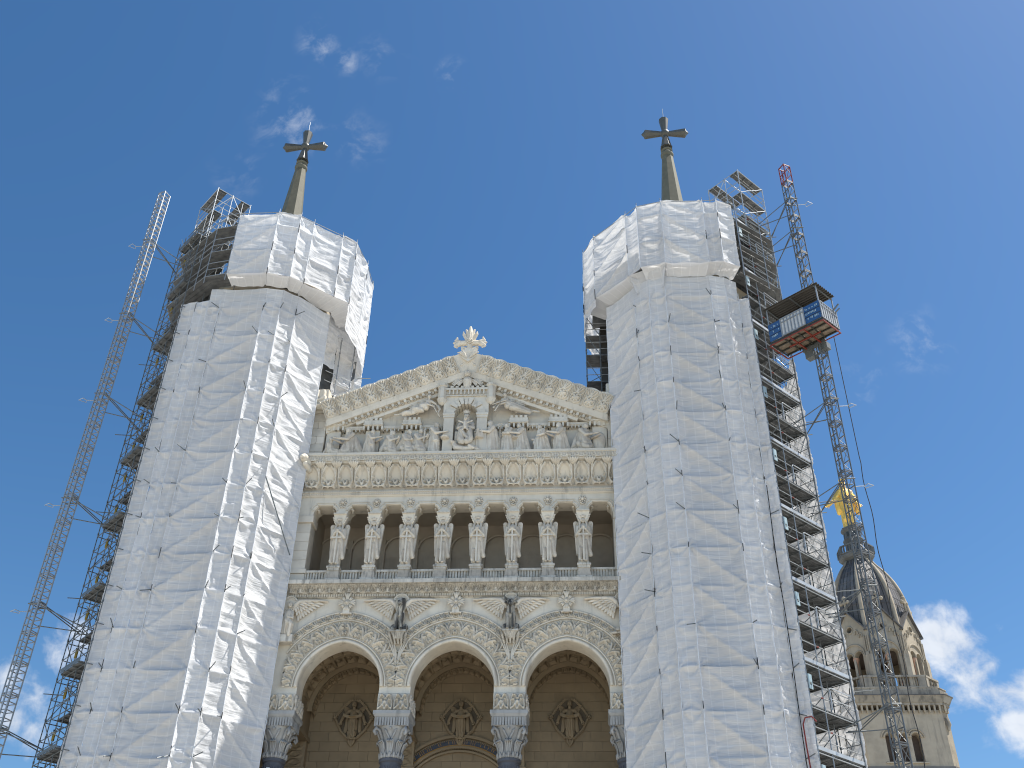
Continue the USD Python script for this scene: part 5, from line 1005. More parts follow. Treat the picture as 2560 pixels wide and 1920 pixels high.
    obj('spire_collar', MB().lathe([(.36, 57.75), (.44, 57.85), (.46, 58.0), (.43, 58.12), (.36, 58.2), (.34, 58.32), (.40, 58.36), (.42, 58.42), (.36, 58.5), (.28, 58.5), (.27, 58.8)], 20), M['zinc'], sp, 40)
    obj('spire_neck', MB().lathe([(.28, 58.45), (.28, 58.85)], 18), M['bronze'], sp, True)
    x = part_group('cross', C_)
    obj('cross_foot', MB().lathe([(0, 58.72), (.44, 58.72), (.44, 58.80), (.40, 58.84), (.20, 60.0)], 8, (0, 0, 0), PI/8), M['crossm'], x)
    s_ = trimesh.creation.icosphere(3, .335); s_.apply_translation((0, 0, 60.28)); obj('cross_ball', s_, M['crossm'], x, True)
    arm = [(.19, .2), (.36, 1.42), (.31, 1.46), (.30, 1.48), (.22, 1.50), (.10, 1.62), (0, 1.70)]
    obj('cross_top', MB().lathe([(r, 60.28+z*1.04) for r, z in arm[:4]]+[(0, 61.86)], 8, (0, 0, 0), PI/8), M['crossm'], x)
    for s2 in (-1, 1):
        v, f = MB().lathe(arm, 8, (0, 0, 0), PI/8).get(); obj('cross_arm', (np.stack([s2*v[:, 2], v[:, 0]*s2, v[:, 1]+60.28], 1), f), M['crossm'], x)
    obj('lightning_rod', MB().tube((0, 0, 61.8), (0, 0, 63.05), .022, 6), M['board'], C_)
# ================================================================ scaffolding
S2 = math.sqrt(.5)
class Scaf:
    def __init__(s, T, label, ap):
        s.T = T; s.t = thing('scaffolding', label, 'scaffolding'); s.ap = ap; s.over = MB(); s.cnt = {}
        s.r = random.Random(9+T.sg)
    def d(s, t, a, z): return s.T.w((t+a)*S2, (t-a)*S2, z)            # along the diagonal outer face (t), distance from the axis (a)
    def add(s, name, mb, mat): obj(name, mb, M[mat], s.t)
    def tube(s, name, p, q, r=.027, mat='pipe', n=5): s.add(name, MB().tube(p, q, r, n), mat)
    def post(s, f, z0, z1, mat='pipe'):
        q = MB().tube(f(z0), f(z1), .029, 6); z = z0+.5
        while z < z1: q.tube(f(z-.05), f(z+.05), .05, 6); z += 1.0
        s.add('standard', q, mat)
    def deck(s, t0, t1, a0, a1, z, mat='deck', toe=False):
        n = max(1, int(round(abs(a1-a0)/.32))); w = (a1-a0)/n
        for k in range(n):
            p = s.d((t0+t1)/2, a0+(k+.5)*w, z); X = s.d(1, 0, 0)-s.d(0, 0, 0); Y = s.d(0, 1, 0)-s.d(0, 0, 0)
            q = MB().frame(p, X, Y, (0, 0, 1), (abs(t1-t0), abs(w)-.02, .05))
            for j in (-.3, .3): q.frame(p+Y*j*abs(w)+A([0, 0, -.04]), X, Y, (0, 0, 1), (abs(t1-t0)-.04, .04, .03))
            s.add('deck_plank', q, mat)
        q = MB()
        for tt in np.linspace(t0+.1, t1-.1, 4): q.frame(s.d(tt, (a0+a1)/2, z-.06), s.d(1, 0, 0)-s.d(0, 0, 0), s.d(0, 1, 0)-s.d(0, 0, 0), (0, 0, 1), (.06, abs(a1-a0), .06))
        s.add('deck_bearer', q, 'pipe2')
        if toe: s.add('toe_board', MB().frame(s.d((t0+t1)/2, max(a0, a1)+.03, z+.10), s.d(1, 0, 0)-s.d(0, 0, 0), s.d(0, 1, 0)-s.d(0, 0, 0), (0, 0, 1), (abs(t1-t0), .03, .17)), toe)
def build_scaffold(T, ap, label):
    S = Scaf(T, label, ap); sg = T.sg; PM = 'pipe' if sg > 0 else 'pipe2'; d = S.d; r = S.r
    ts = (-.35, .72, 3.25) if sg > 0 else (-.5, .6, 2.35, 3.1)
    ztop = 48.9
    for t in ts:
        for a in (ap, ap-1.09): S.post(lambda z, t=t, a=a: d(t, a, z), 11.0, ztop, 'pipe' if a == ap and sg > 0 else 'pipe2')
    tL, tR = ts[0], ts[-1]
    for k, z in enumerate(range(13, 49, 2)):
        zz = z+.45
        big = (k % 2 == 1)
        if sg > 0:
            S.deck(tL, tR, ap-2.55 if big else ap-2.25, ap, zz, 'deck', 'board' if big else False)
        else:
            if z in (15, 19, 23, 27, 31, 35, 39, 43, 47): S.deck(-.25, 2.1, ap-1.2, ap+.22, zz, 'deck', 'pipe2')
            S.deck(tL, tR, ap-1.9, ap-1.2, zz); 
            if not z in (15, 19, 23, 27, 31, 35, 39, 43, 47): S.deck(.4, tR-.5, ap-1.2, ap-.35, zz)
        for dz in (.5, 1.0): S.tube('guardrail', d(tL, ap, zz+dz), d(tR, ap, zz+dz), .024, PM)
        S.tube('ledger', d(tL, ap-1.09, zz-.12), d(tR, ap-1.09, zz-.12), .026, 'pipe2'); S.tube('ledger', d(tL, ap, zz-.12), d(tR, ap, zz-.12), .026, PM)
        for t in ts: S.tube('transom', d(t, ap, zz-.1), d(t, ap-1.09, zz-.1), .026, 'pipe2')
        S.tube('guardrail', d(tR, ap, zz+1.0), d(tR, ap-1.09, zz+1.0), .024, 'pipe'); S.tube('brace', d(ts[1], ap-1.09, zz-.1), d(tR, ap-1.09, zz+1.9), .024, 'pipe2')
        S.tube('brace', d(tR, ap-(1.09 if k % 2 else 0), zz-.1), d(tR, ap-(0 if k % 2 else 1.09), zz+1.9), .024, 'pipe')
        if r.random() < .6: S.tube('tube_end', d(tL+.1, ap+.05, zz+.3), d(tL-.2+r.uniform(-.2, .1), ap+.75, zz+.45), .026, 'pipe2')
        if sg > 0:
            # swing gate frame in front of each landing and the panel with a round hole
            g0, g1 = ts[1]+.55, tR-.35
            if not big:
                q = MB().sweep([d(g0, ap+.05, zz+.1), d(g0, ap+.05, zz+1.05), d(g0+.06, ap+.05, zz+1.12), d(g1, ap+.05, zz+1.12)], .028, 6); S.add('landing_gate', q, 'board'); S.tube('landing_gate', d(g0, ap+.05, zz+.6), d(g1, ap+.05, zz+.6), .022, 'board')
                X = d(1, 0, 0)-d(0, 0, 0); Y = d(0, 1, 0)-d(0, 0, 0); c_ = d(tL+.05, ap+.10, zz+1.0)
                pl = sbox(-.13, -.34, .13, .34).difference(Polygon(arcpts((0, -.10), .085, 0, 2*PI, 15)[:-1])); q = MB()
                v2, f2 = trimesh.creation.triangulate_polygon(pl, engine='earcut'); m2 = trimesh.creation.extrude_polygon(pl, .04, engine='earcut'); vv = np.array(m2.vertices); q.add(c_+vv[:, :1]*X+vv[:, 2:]*Y+vv[:, 1:2]*A([0, 0, 1.0]), m2.faces); S.add('latch_panel', q, 'paleblue')
                S.add('red_clip', MB().tube(d(tL+.9, ap, zz+.5), d(tL+1.05, ap, zz+.5), .034, 6), 'red')
            else: S.add('red_clip', MB().tube(d(tL+1.2, ap, zz+1.0), d(tL+1.36, ap, zz+1.0), .034, 6), 'red')
            # outer side: posts and rails in front of the far sheet
            for v0 in (-1.45, .2):
                S.tube('guardrail', T.w(5.98, -1.5, zz+.5), T.w(5.98, 1.4, zz+.5), .024, 'pipe') if v0 < 0 else S.tube('guardrail', T.w(5.98, -1.5, zz+1.0), T.w(5.98, 1.4, zz+1.0), .024, 'pipe')
            S.tube('brace', T.w(5.98, -1.45 if k % 2 else 1.2, zz), T.w(5.98, 1.2 if k % 2 else -1.45, zz+2), .024, 'pipe2')
            S.tube('transom', T.w(5.98, -1.45, zz-.1), T.w(4.5, -1.2, zz-.1), .026, 'pipe2')
        else:
            S.add('limit_switch', MB().box(-.05, .05, -.05, .05, 0, .32), 'yellow') if False else None
            q = MB().frame(d(1.75, ap-.15, zz+1.0), (1, 0, 0), (0, 1, 0), (0, 0, 1), (.10, .10, .42)); S.add('latch_post', q, 'yellow'); S.add('latch_cap', MB().frame(d(1.75, ap-.15, zz+1.26), (1, 0, 0), (0, 1, 0), (0, 0, 1), (.12, .12, .08)), 'rope')
            q = MB()
            for a_, b_ in ((.25, 1.0), (.25, .3)): q.tube(d(.2, ap+.1, zz+b_), d(1.6, ap+.1, zz+b_), .024, 5)
            S.add('landing_gate', q, 'pipe2')
            # outer flank seen against the sky
            for v0, u0 in ((-1.2, 6.0), (1.0, 6.05)):
                S.tube('ledger', T.w(6.0, -1.2, zz-.1), T.w(6.0, 1.1, zz-.1), .026, 'pipe2') if v0 < 0 else S.tube('guardrail', T.w(6.0, -1.2, zz+.95), T.w(6.0, 1.1, zz+.95), .024, 'pipe2')
            S.tube('brace', T.w(6.0, -1.2 if k % 2 else 1.1, zz), T.w(6.0, 1.1 if k % 2 else -1.2, zz+2), .024, 'pipe2')
            S.tube('transom', T.w(6.0, 1.1, zz-.1), T.w(4.9, 1.1, zz-.1), .026, 'pipe2'); S.tube('brace', T.w(6.0, 1.1, zz), T.w(4.9, 1.1, zz+1.9), .024, 'pipe2')
    for u0, v0 in (((5.98, -1.45), (5.98, 1.3), (4.9, -1.3)) if sg > 0 else ((6.0, -1.2), (6.0, 1.1), (4.9, 1.1), (4.9, -1.0))): S.post(lambda z, u0=u0, v0=v0: T.w(u0, v0, z), 11.0, ztop-.4, 'pipe')
    # wide head of the scaffold round the outer side: decks and posts
    hd = HEAD if sg < 0 else HEAD[2:]
    for z in (43.1, 45.1, 47.1):
        for i in range(len(hd)-1):
            p, q_ = A(hd[i]), A(hd[i+1])
            for ka, kb in ((1.0, .95), (.945, .90), (.895, .85), (.845, .80)):
                pl = [p*ka, q_*ka, q_*kb, p*kb]
                S.add('deck_plank', MB().prism(pl, lambda x, y, dd: (T.ax+sg*x, T.ay+y, dd), z-.03, z+.03), 'deck')
            for dz in (0, .55, 1.05): S.tube('guardrail', T.w(*p, z+dz), T.w(*q_, z+dz), .025, 'pipe')
            for dz in (.55, 1.05): S.tube('guardrail', T.w(*(p*.8), z+dz), T.w(*(q_*.8), z+dz), .025, 'pipe2')
    for p in hd:
        for k_ in (1.0, .8): S.post(lambda z, p=p, k_=k_: T.w(p[0]*k_, p[1]*k_, z), 42.6, 49.0, 'pipe' if k_ == 1 else 'pipe2')
    if sg < 0:
        for i in (1, 2, 3, 4): S.tube('brace', T.w(*hd[i], 43.1+2*(i % 2)), T.w(hd[i][0]*.8, hd[i][1]*.8, 45.1+2*(i % 2)), .024)
    for z in range(15, 43, 2):
        ring_ = [T.w(3.45*math.cos(a), 3.45*math.sin(a), 0)[:2] for a in np.linspace(PI/8, 2*PI+PI/8, 9)]; rout = [T.w(4.15*math.cos(a), 4.15*math.sin(a), 0)[:2] for a in np.linspace(PI/8, 2*PI+PI/8, 9)]; q = MB()
        for dz in (.30, .36): q.add(np.vstack([np.c_[ring_, np.full(9, z+dz)], np.c_[rout, np.full(9, z+dz)]]), [[i, i+1, i+10, i+9] for i in range(8)])
        S.add('inner_deck', q, 'deck')
    bq = BULGE[sg]
    for i in range(2, len(bq)-1):
        p, q_ = A(bq[i]), A(bq[i+1]); pl = [p*.92, q_*.92, q_*.72, p*.72]
        for z in (43.35, 45.1): S.add('inner_deck', MB().prism(pl, lambda x, y, dd: (T.ax+sg*x, T.ay+y, dd), z-.03, z+.03), 'deck')
    low = S.tube
    # tall landing frame above the rim
    t0, t1 = 1.05, 3.62; aa = (4.95, 3.86, 2.5)
    for t in (t0, t1):
        for a in aa: S.post(lambda z, t=t, a=a: d(t, a, z), 46.5, 53.3, 'board')
    for z in (49.2, 51.2, 53.2):
        for a in aa: S.tube('ledger', d(t0, a, z), d(t1, a, z), .026, 'board')
        for t in (t0, t1): S.tube('ledger', d(t, aa[0], z), d(t, aa[-1], z), .026, 'board')
        for a, b in ((4.93, 4.3),) if z > 52 else ((4.93, 4.3), (3.2, 2.55)): S.deck(t0, t1, b, a, z-.02, 'deck')
        for dz in (.5, 1.0):
            if z < 52:
                for t in (t0, t1): S.tube('guardrail', d(t, aa[0], z+dz), d(t, aa[-1], z+dz), .024, 'board')
                S.tube('guardrail', d(t0, aa[0], z+dz), d(t1, aa[0], z+dz), .024)
    if True: S.deck(t0, t1, 2.55, 3.2, 53.18, 'deck')
    for z in (47.2, 49.2, 51.2):
        S.tube('brace', d(t0, aa[0], z), d(t0, aa[1], z+2), .026, 'board'); S.tube('brace', d(t0, aa[2], z), d(t0, aa[1], z+2), .026, 'board'); S.tube('brace', d(t1, aa[0], z), d(t1, aa[1], z+2), .024); S.tube('brace', d(t0, aa[0], z), d(t1, aa[0], z+2), .024)
    # inner rear part beside the gable
    if sg > 0:
        pts = ((-5.95, .2), (-5.95, 1.3), (-5.1, .1), (-5.1, 1.3)); zl = (38.2, 38.2, 35.6, 35.6)
        for (u, v), z0 in zip(pts, zl): S.post(lambda z, u=u, v=v: T.w(u, v, z), z0, 42.4, 'pipe2')
        for z in (36.4, 38.4, 40.4, 41.9):
            ua = -5.95 if z > 38 else -5.1
            for k in range(3): S.add('deck_plank', MB().box(*sorted((T.ax+ua, T.ax-3.2)), T.ay+.1+k*.42, T.ay+.1+k*.42+.39, z-.03, z+.03), 'deck')
            for dz in (.5, 1.0): S.tube('guardrail', T.w(ua, .1, z+dz), T.w(-4.4, .1, z+dz), .024, 'pipe'); S.tube('guardrail', T.w(ua, .1, z+dz), T.w(ua, 1.3, z+dz), .024, 'pipe2')
            S.tube('brace', T.w(-5.1, .1, z), T.w(-5.95 if z > 38 else -4.4, .1, z+1.6), .024, 'pipe2')
        S.tube('ledger', T.w(-7.2, .3, 36.9), T.w(-5.0, .3, 36.9), .026, 'pipe2'); S.tube('ledger', T.w(-5.95, .15, 38.3), T.w(-5.0, .15, 38.9), .024, 'pipe2')
        S.add('dark_sheet', MB().box(T.ax-5.05, T.ax-3.4, T.ay+.80, T.ay+.85, 35.4, 43.2), 'brown')
    else:
        for z in (37.3, 38.0, 38.7, 39.4): S.tube('guardrail', T.w(-4.3, -.3, z), T.w(-5.7, 1.0, z), .028, 'board')
        for (u, v) in ((-5.6, .9), (-4.9, .2)): S.post(lambda z, u=u, v=v: T.w(u, v, z), 36.6, 42.3, 'pipe')
        S.add('dark_sheet', MB().beam(T.w(-3.4, -.35, 39.6), T.w(-5.6, 1.75, 39.6), .05, 6.4), 'deck')
        for z in (36.4, 38.0, 40.0): S.tube('tube_end', T.w(-5.9, 1.4, z), T.w(-6.7, 1.5, z+.05), .026, 'pipe')
    for k in range(5):
        z = 39.3-5.1*k; S.tube('tube_end', T.w(6.0, -1.3, z), T.w(7.0+.2*(k % 2), -1.4, z+.05), .026, 'pipe2')
    return S
SL = build_scaffold(TL, 5.75, 'open grey tube scaffolding with landings on the outer flank of the left tower')
SR = build_scaffold(TR, 5.2, 'open grey scaffolding with latch panels and gates on the outer flank of the right tower')
# rope and hose on the right sheet
t = thing('black_rope', 'thin black rope hanging down the netting of the right tower', 'rope'); obj('rope_line', MB().sweep([TR.w(2.86+.02*math.sin(z*.7), -4.02+.01*math.cos(z), z) for z in np.linspace(11.6, 28.6, 40)], .026, 5), M['rope'], t, True)
t = thing('red_hose', 'dark red hose looping out of the scaffolding near the foot of the right tower', 'hose'); obj('hose_line', MB().sweep([TR.w(3.6, -3.7, 16.75), TR.w(3.35, -4.05, 16.85), TR.w(3.05, -4.1, 16.78), TR.w(2.93, -4.08, 16.5), TR.w(2.94, -4.08, 15.5), TR.w(2.99, -4.09, 14.0), TR.w(2.96, -4.08, 12.0)], .035, 6), M['hose'], t, True)
# ================================================================ hoist masts and cage
def lattice_section(q, c, w, z0, h, rot, ladder=False, r=.032):
    ca, sa = math.cos(rot), math.sin(rot); P_ = lambda x, y, z: A([c[0]+x*ca-y*sa, c[1]+x*sa+y*ca, z])
    k = w/2; cor = [(-k, -k), (k, -k), (k, k), (-k, k)]
    for x, y in cor: q.tube(P_(x, y, z0), P_(x, y, z0+h), r, 6)
    for zz in (z0+.05, z0+h*.5) if not ladder else (z0+.05, z0+h*.25, z0+h*.5, z0+h*.75):
        for i in range(4):
            if ladder or zz < z0+.2 or i % 2: q.beam(P_(*cor[i], zz), P_(*cor[(i+1) % 4], zz), .04)
    q.beam(P_(-k, -k, z0+h-.04), P_(k, -k, z0+h-.04), .05); q.beam(P_(k, k, z0+h-.04), P_(-k, k, z0+h-.04), .05); q.beam(P_(k, -k, z0+h-.04), P_(k, k, z0+h-.04), .05); q.beam(P_(-k, -k, z0+h-.04), P_(-k, k, z0+h-.04), .05)
    if ladder:
        q.beam(P_(0, -k-.03, z0), P_(0, -k-.03, z0+h), .05, .06)
    else:
        for i in range(4):
            a, b = cor[i], cor[(i+1) % 4]; q.tube(P_(*a, z0+.05), P_(*b, z0+h*.5), r*.5, 5); q.tube(P_(*b, z0+h*.5), P_(*a, z0+h-.04), r*.5, 5)
        q.beam(P_(0, k+.03, z0), P_(0, k+.03, z0+h), .06, .06)
def mast(name, label, c, ztop, rot, mats, top_mat, ladder, w, group):
    t = thing(name, label, 'mast'); z = 10.0; h = 1.508; n = int((ztop-z)/h); z = ztop-n*h-h
    for k in range(n+1):
        q = MB(); lattice_section(q, c, w, z, h-.008, rot, ladder, .040 if ladder else .036); top = (k == n and top_mat)
        obj('mast_section', q, M[top_mat if top else mats], t, label='red top section of the mast' if top else None); z += h
    return t
ML, MR = (-20.17, -3.2), (19.82, -3.0)
mL = mast('hoist_mast', 'pale ladder-like hoist mast standing free left of the left tower', ML, 51.0, rad(-18), 'mast', None, True, .50, None)
mR = mast('hoist_mast', 'dark steel lattice hoist mast with a red top section right of the right tower', MR, 51.75, rad(28), 'mast2', 'red', False, .48, None)
def tie(t, m, T, z, hook, mat):
    """wall tie: tubes from the mast to the scaffold"""
    q = MB(); sg = T.sg; a = A([m[0], m[1], z]); e1 = T.w(6.0, -1.3, z-.15); e2 = T.w(5.0, -2.9, z-.5); e3 = T.w(6.0, -.2, z+.1)
    q.tube(a+A([-sg*.2, -.25, 0]), e2, .028, 5).tube(a+A([-sg*.2, .25, .1]), e1, .028, 5).tube(a+A([-sg*.2, .2, -.9]), e2+A([0, 0, -.2]), .028, 5).tube(a+A([-sg*.2, -.2, .15]), e3, .028, 5)
    q.tube(a+A([-.35, -.3, .05]), a+A([.35, -.3, .05]), .035, 5).tube(a+A([-.35, .3, .05]), a+A([.35, .3, .05]), .035, 5).tube(e1-A([sg*.5, 0, .0]), e1+A([sg*.35, 0, .05]), .03, 5)
    obj('wall_tie', q, M[mat], t)
    if hook:
        p = a+A([sg*.30, 0, -.25]); d_ = A([sg*1.0, -.1, 0]); k = A([0, .28, 0.0])
        obj('cable_guide', MB().sweep([p, p+d_*.5, p+d_*.62+k*.8, p+d_*.95, p+d_*.62-k*.8, p+d_*.52], .022, 5), M['board'], t)
for z in (46.6, 40.6, 34.8, 28.1, 22.2, 16.1): tie(mL, ML, TL, z, True, 'pipe2')
for z, hk in ((48.6, True), (46.1, False), (33.5, True), (28.6, True), (22.8, False), (17.2, False)): tie(mR, MR, TR, z, hk, 'pipe2')
t = thing('hoist_cable', 'thin black power cable hanging beside the right hoist mast below the cage', 'cable'); obj('cable_line', MB().sweep([(20.72+.05*math.sin(z*1.7)*(z < 30), -2.9, z) for z in np.linspace(11, 38, 60)], .022, 5), M['rope'], t, True)
# --- the transport cage
cg = thing('hoist_cage', 'blue and white hoist cage with corrugated roof hanging on the right mast', 'hoist')
P0, P1, P3 = A([17.17, -3.09]), A([19.59, -5.22]), A([18.27, -1.97]); ex = P1-P0; LX = np.linalg.norm(ex); ex /= LX; ey = P3-P0; LY = np.linalg.norm(ey); ey /= LY; ZF = 37.55
def cw(x, y, z): p = P0+ex*x+ey*y; return A([p[0], p[1], ZF+z])
EX, EY, EZ = A([*ex, 0]), A([*ey, 0]), A([0, 0, 1.0])
def cbox(q, x0, x1, y0, y1, z0, z1): return q.frame(cw((x0+x1)/2, (y0+y1)/2, (z0+z1)/2), EX, EY, EZ, (x1-x0, y1-y0, z1-z0))
fl = part_group('cage_floor', cg)
for i in range(4):
    for j in range(3): obj('floor_board', cbox(MB(), i*LX/4+.01, (i+1)*LX/4-.01, j*LY/3+.01, (j+1)*LY/3-.01, .02, .05), M['ply'], fl)
q = MB()
for y in (.03, LY*.33, LY*.66, LY-.03): cbox(q, 0, LX, y-.03, y+.03, -.08, .02)
obj('floor_beam', q, M['bronze'], fl)
for x in (.03, LX*.25, LX*.5, LX*.75, LX-.03): obj('floor_joist', cbox(MB(), x-.03, x+.03, 0, LY, -.14, -.08), M['bronze'], fl)
q = MB()
for y in (-.05, LY+.05): cbox(q, -.05, LX+.05, y-.025, y+.025, -.24, -.19)
for x in (-.05, LX+.05): cbox(q, x-.03, x+.03, -.05, LY+.05, -.26, -.20)
for x in (LX*.36, LX*.64): cbox(q, x-.035, x+.035, 0, LY+.45, -.24, -.16)
cbox(q, LX*.2, LX*.8, LY*.5-.03, LY*.5+.03, -.24, -.16); obj('red_under_frame', q, M['red'], fl)
for k, (x0, x1) in enumerate(((.0, .78), (2.27, LX))):
    g_ = part_group('side_panel', cg); obj('blue_sheet', cbox(MB(), x0, x1, -.035, -.005, .05, 1.22), M['blue'], g_, label='blue tarpaulin panel with faint white print')
    q = MB(); rr = random.Random(k)
    for row in range(3):
        x = x0+.08
        while x < x1-.14:
            w = rr.uniform(.03, .07)
            if rr.random() < .6: cbox(q, x, x+w, -.042, -.036, .24+.33*row+rr.uniform(0, .05), .30+.33*row+rr.uniform(.03, .12))
            x += w+.035
    obj('faded_print', q, M['paleblue'], g_, kind='stuff')
    for row in range(2): obj('sheet_rail', cbox(MB(), x0, x1, -.05, -.04, .42+.36*row, .45+.36*row), M['rope'], g_)
g_ = part_group('ribbed_side', cg); obj('white_sheet', cbox(MB(), .80, 2.25, -.03, .0, .05, 1.2), M['white'], g_)
for k in range(8): x = .80+k*1.45/7; obj('side_rib', cbox(MB(), x-.03, x+.03, -.07, -.032, .03, 1.22), M['pipe'], g_)
for z in (.05, .95, 1.2): obj('side_rail', cbox(MB(), .78, 2.28, -.08, -.03, z-.03, z+.03), M['pipe'], g_)
g_ = part_group('ribbed_end', cg); obj('white_sheet', cbox(MB(), LX-.005, LX+.02, .0, LY, .05, 1.12), M['white'], g_)
for k in range(8): y = k*LY/7; obj('side_rib', cbox(MB(), LX+.022, LX+.06, y-.035, y+.035, .0, 1.16), M['pipe'], g_)
for z in (.03, .9, 1.16): obj('side_rail', cbox(MB(), LX+.022, LX+.07, -.03, LY+.03, z-.03, z+.03), M['pipe'], g_)
q = MB(); cbox(q, 0, LX, LY-.03, LY, .05, 1.1); obj('back_panel', q, M['pipe2'], cg)
for x, y in ((.04, .04), (LX-.04, .04), (LX-.04, LY-.04), (.04, LY-.04), (LX*.5, LY-.04)): obj('cage_post', cbox(MB(), x-.03, x+.03, y-.03, y+.03, 0, 2.3), M['pipe'], cg)
# corrugated roof
n = 48; xs = np.linspace(-.12, LX+.12, n*2+1); 
ys = np.linspace(-.10, LY+.10, 65); hh = .045*np.sign(np.sin((ys+.1)*2*PI/.19))*np.minimum(1, np.abs(np.sin((ys+.1)*2*PI/.19))*2.2)
vv = []; 
for zo in (0, .012):
    for x in (-.12, LX+.12):
        for y, h in zip(ys, hh): vv.append(cw(x, y, 2.36+h+zo+.0*x))
vv = A(vv); m_ = len(ys); F_ = []
for i in range(m_-1):
    a, b, c, d = i, i+1, m_+i+1, m_+i; F_ += [[a, d, c, b], [2*m_+a, 2*m_+b, 2*m_+c, 2*m_+d], [a, b, 2*m_+b, 2*m_+a], [d, 2*m_+d, 2*m_+c, c]]
obj('corrugated_roof', (vv, F_), M['brown'], cg)
q = MB()
for x in (.1, LX*.5, LX-.1): cbox(q, x-.03, x+.03, -.05, LY+.05, 2.24, 2.30)
obj('roof_bearer', q, M['pipe2'], cg)
q = MB(); cbox(q, LX*.28, LX*.72, LY+.02, LY+.16, -.3, 1.9); cbox(q, LX*.36, LX*.64, LY+.16, LY+.42, 2.1, 2.6); obj('drive_carriage', q, M['pipe2'], cg)
q = MB(); cbox(q, LX*.30, LX*.45, LY+.1, LY+.5, -.75, -.25); cbox(q, LX*.55, LX*.72, LY+.1, LY+.5, -.6, -.2); obj('drive_motor', q, M['pipe2'], cg)
obj('end_lever', MB().tube(cw(LX+.05, LY-.35, 1.1), cw(LX+.35, LY-.15, 1.55), .05, 6).tube(cw(LX+.02, LY-.2, 1.0), cw(LX+.3, LY-.02, 1.35), .04, 6), M['pipe2'], cg)
# ================================================================ old chapel bell tower with the gilded statue
BX, BY = 31.95, 39.85
bt = thing('bell_tower', 'old ochre stone bell tower with ribbed lead dome beyond the right hoist mast', 'tower', (BX, BY, 0))
def bobj(name, mesh, mat='tower', parent=None, smooth=False, **k): return obj(name, mesh, M[mat], parent or bt, smooth, **k)
HW = 3.85; CH = .62
def chsq(h, c): return [(-h+c, -h), (h-c, -h), (h, -h+c), (h, h-c), (h-c, h), (-h+c, h), (-h, h-c), (-h, -h+c)]
def level(poly, z0, z1, poly2=None):
    p = A(poly, float); p2 = A(poly2 if poly2 is not None else poly, float); n = len(p); i = np.arange(n); j = (i+1) % n; q = MB()
    q.add(np.vstack([np.c_[p, np.full(n, z0)], np.c_[p2, np.full(n, z1)]]), np.stack([i, j, j+n, i+n], 1)); tv, tf = trimesh.creation.triangulate_polygon(Polygon(p), engine='earcut')
    q.add(np.c_[tv, np.full(len(tv), z0)], tf[:, ::-1]); tv, tf = trimesh.creation.triangulate_polygon(Polygon(p2), engine='earcut'); q.add(np.c_[tv, np.full(len(tv), z1)], tf); return q
# lower storey: core plus front wall with a triple window
WIN = (26.1, 27.9)
front = sbox(-HW+CH, 10, HW-CH, 30.2)
wins = []
for k in (-1, 0, 1):
    xc = -.25+k*1.02; w = .36; o = Polygon(np.vstack([[(xc-w, WIN[0]), ], arcpts((xc, 28.0), w, PI, 0, 12), [(xc+w, WIN[0])]])); wins.append((xc, w)); front = front.difference(o)
pc = [np.asarray(front.exterior.coords)[:-1]]
def wall_with_holes(poly, mapf, d0, d1):
    q = MB(); tv, tf = trimesh.creation.triangulate_polygon(poly, engine='earcut')
    for d, fl in ((d0, 1), (d1, -1)): q.add(np.stack(mapf(tv[:, 0], tv[:, 1], np.full(len(tv), d)), 1), tf[:, ::fl])
    for rg_ in [poly.exterior]+list(poly.interiors):
        p = np.asarray(rg_.coords)[:-1]; n = len(p); i = np.arange(n); j = (i+1) % n; q.add(np.vstack([np.stack(mapf(p[:, 0], p[:, 1], np.full(n, d)), 1) for d in (d0, d1)]), np.stack([i, j, j+n, i+n], 1))
    return q
bobj('front_wall', wall_with_holes(front, lambda x, y, d: (x, d, y), -HW, -HW+.7), 'tower')
bobj('tower_body', level([(-HW+.01, -HW+CH), (-HW+CH, -HW+.71), (HW-CH, -HW+.71), (HW-.01, -HW+CH), (HW-.01, HW), (-HW+.01, HW)], 0, 30.2), 'tower')
bobj('window_void', MB().box(-1.75, 1.25, -HW+.69, -HW+.705, 26, 28.4), 'dark')
for s_ in (-1, 1):
    q = level([(s_*(HW-CH), -HW), (s_*HW, -HW+CH), (s_*(HW-CH), -HW+CH)][::s_], 10, 30.2); bobj('corner_chamfer', q, 'tower')
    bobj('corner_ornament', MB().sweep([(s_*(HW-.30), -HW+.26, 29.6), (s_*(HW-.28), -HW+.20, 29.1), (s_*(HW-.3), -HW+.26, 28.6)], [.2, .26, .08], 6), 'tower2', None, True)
for k, (xc, w) in enumerate(wins):
    g_ = part_group('window_arch', bt)
    for o, r in ((.10, .09), (.30, .06)): bobj('arch_moulding', MB().sweep([(xc+(w+o)*math.cos(a), -HW-.03, 28.0+(w+o)*math.sin(a)) for a in np.linspace(0, PI, 14)], r, 6), 'tower', g_, True)
for xc in (-.25-.51, -.25+.51):
    g_ = part_group('window_column', bt); bobj('shaft', MB().lathe([(.10, 26.25), (.085, 27.5)], 12, (xc, -HW+.25, 0)), 'pink', g_, True); bobj('capital', MB().lathe([(.085, 27.5), (.12, 27.55), (.10, 27.65), (.2, 27.95), (.2, 28.02)], 10, (xc, -HW+.25, 0)), 'tower', g_, True); bobj('base', MB().lathe([(.16, 26.1), (.16, 26.18), (.10, 26.26)], 10, (xc, -HW+.25, 0)), 'tower', g_)
bobj('window_sill', MB().box(-1.9, 1.4, -HW-.12, -HW+.3, 25.98, 26.1, .02), 'tower'); bobj('string_course', level(chsq(HW+.12, CH+.06), 25.55, 25.75), 'slate')
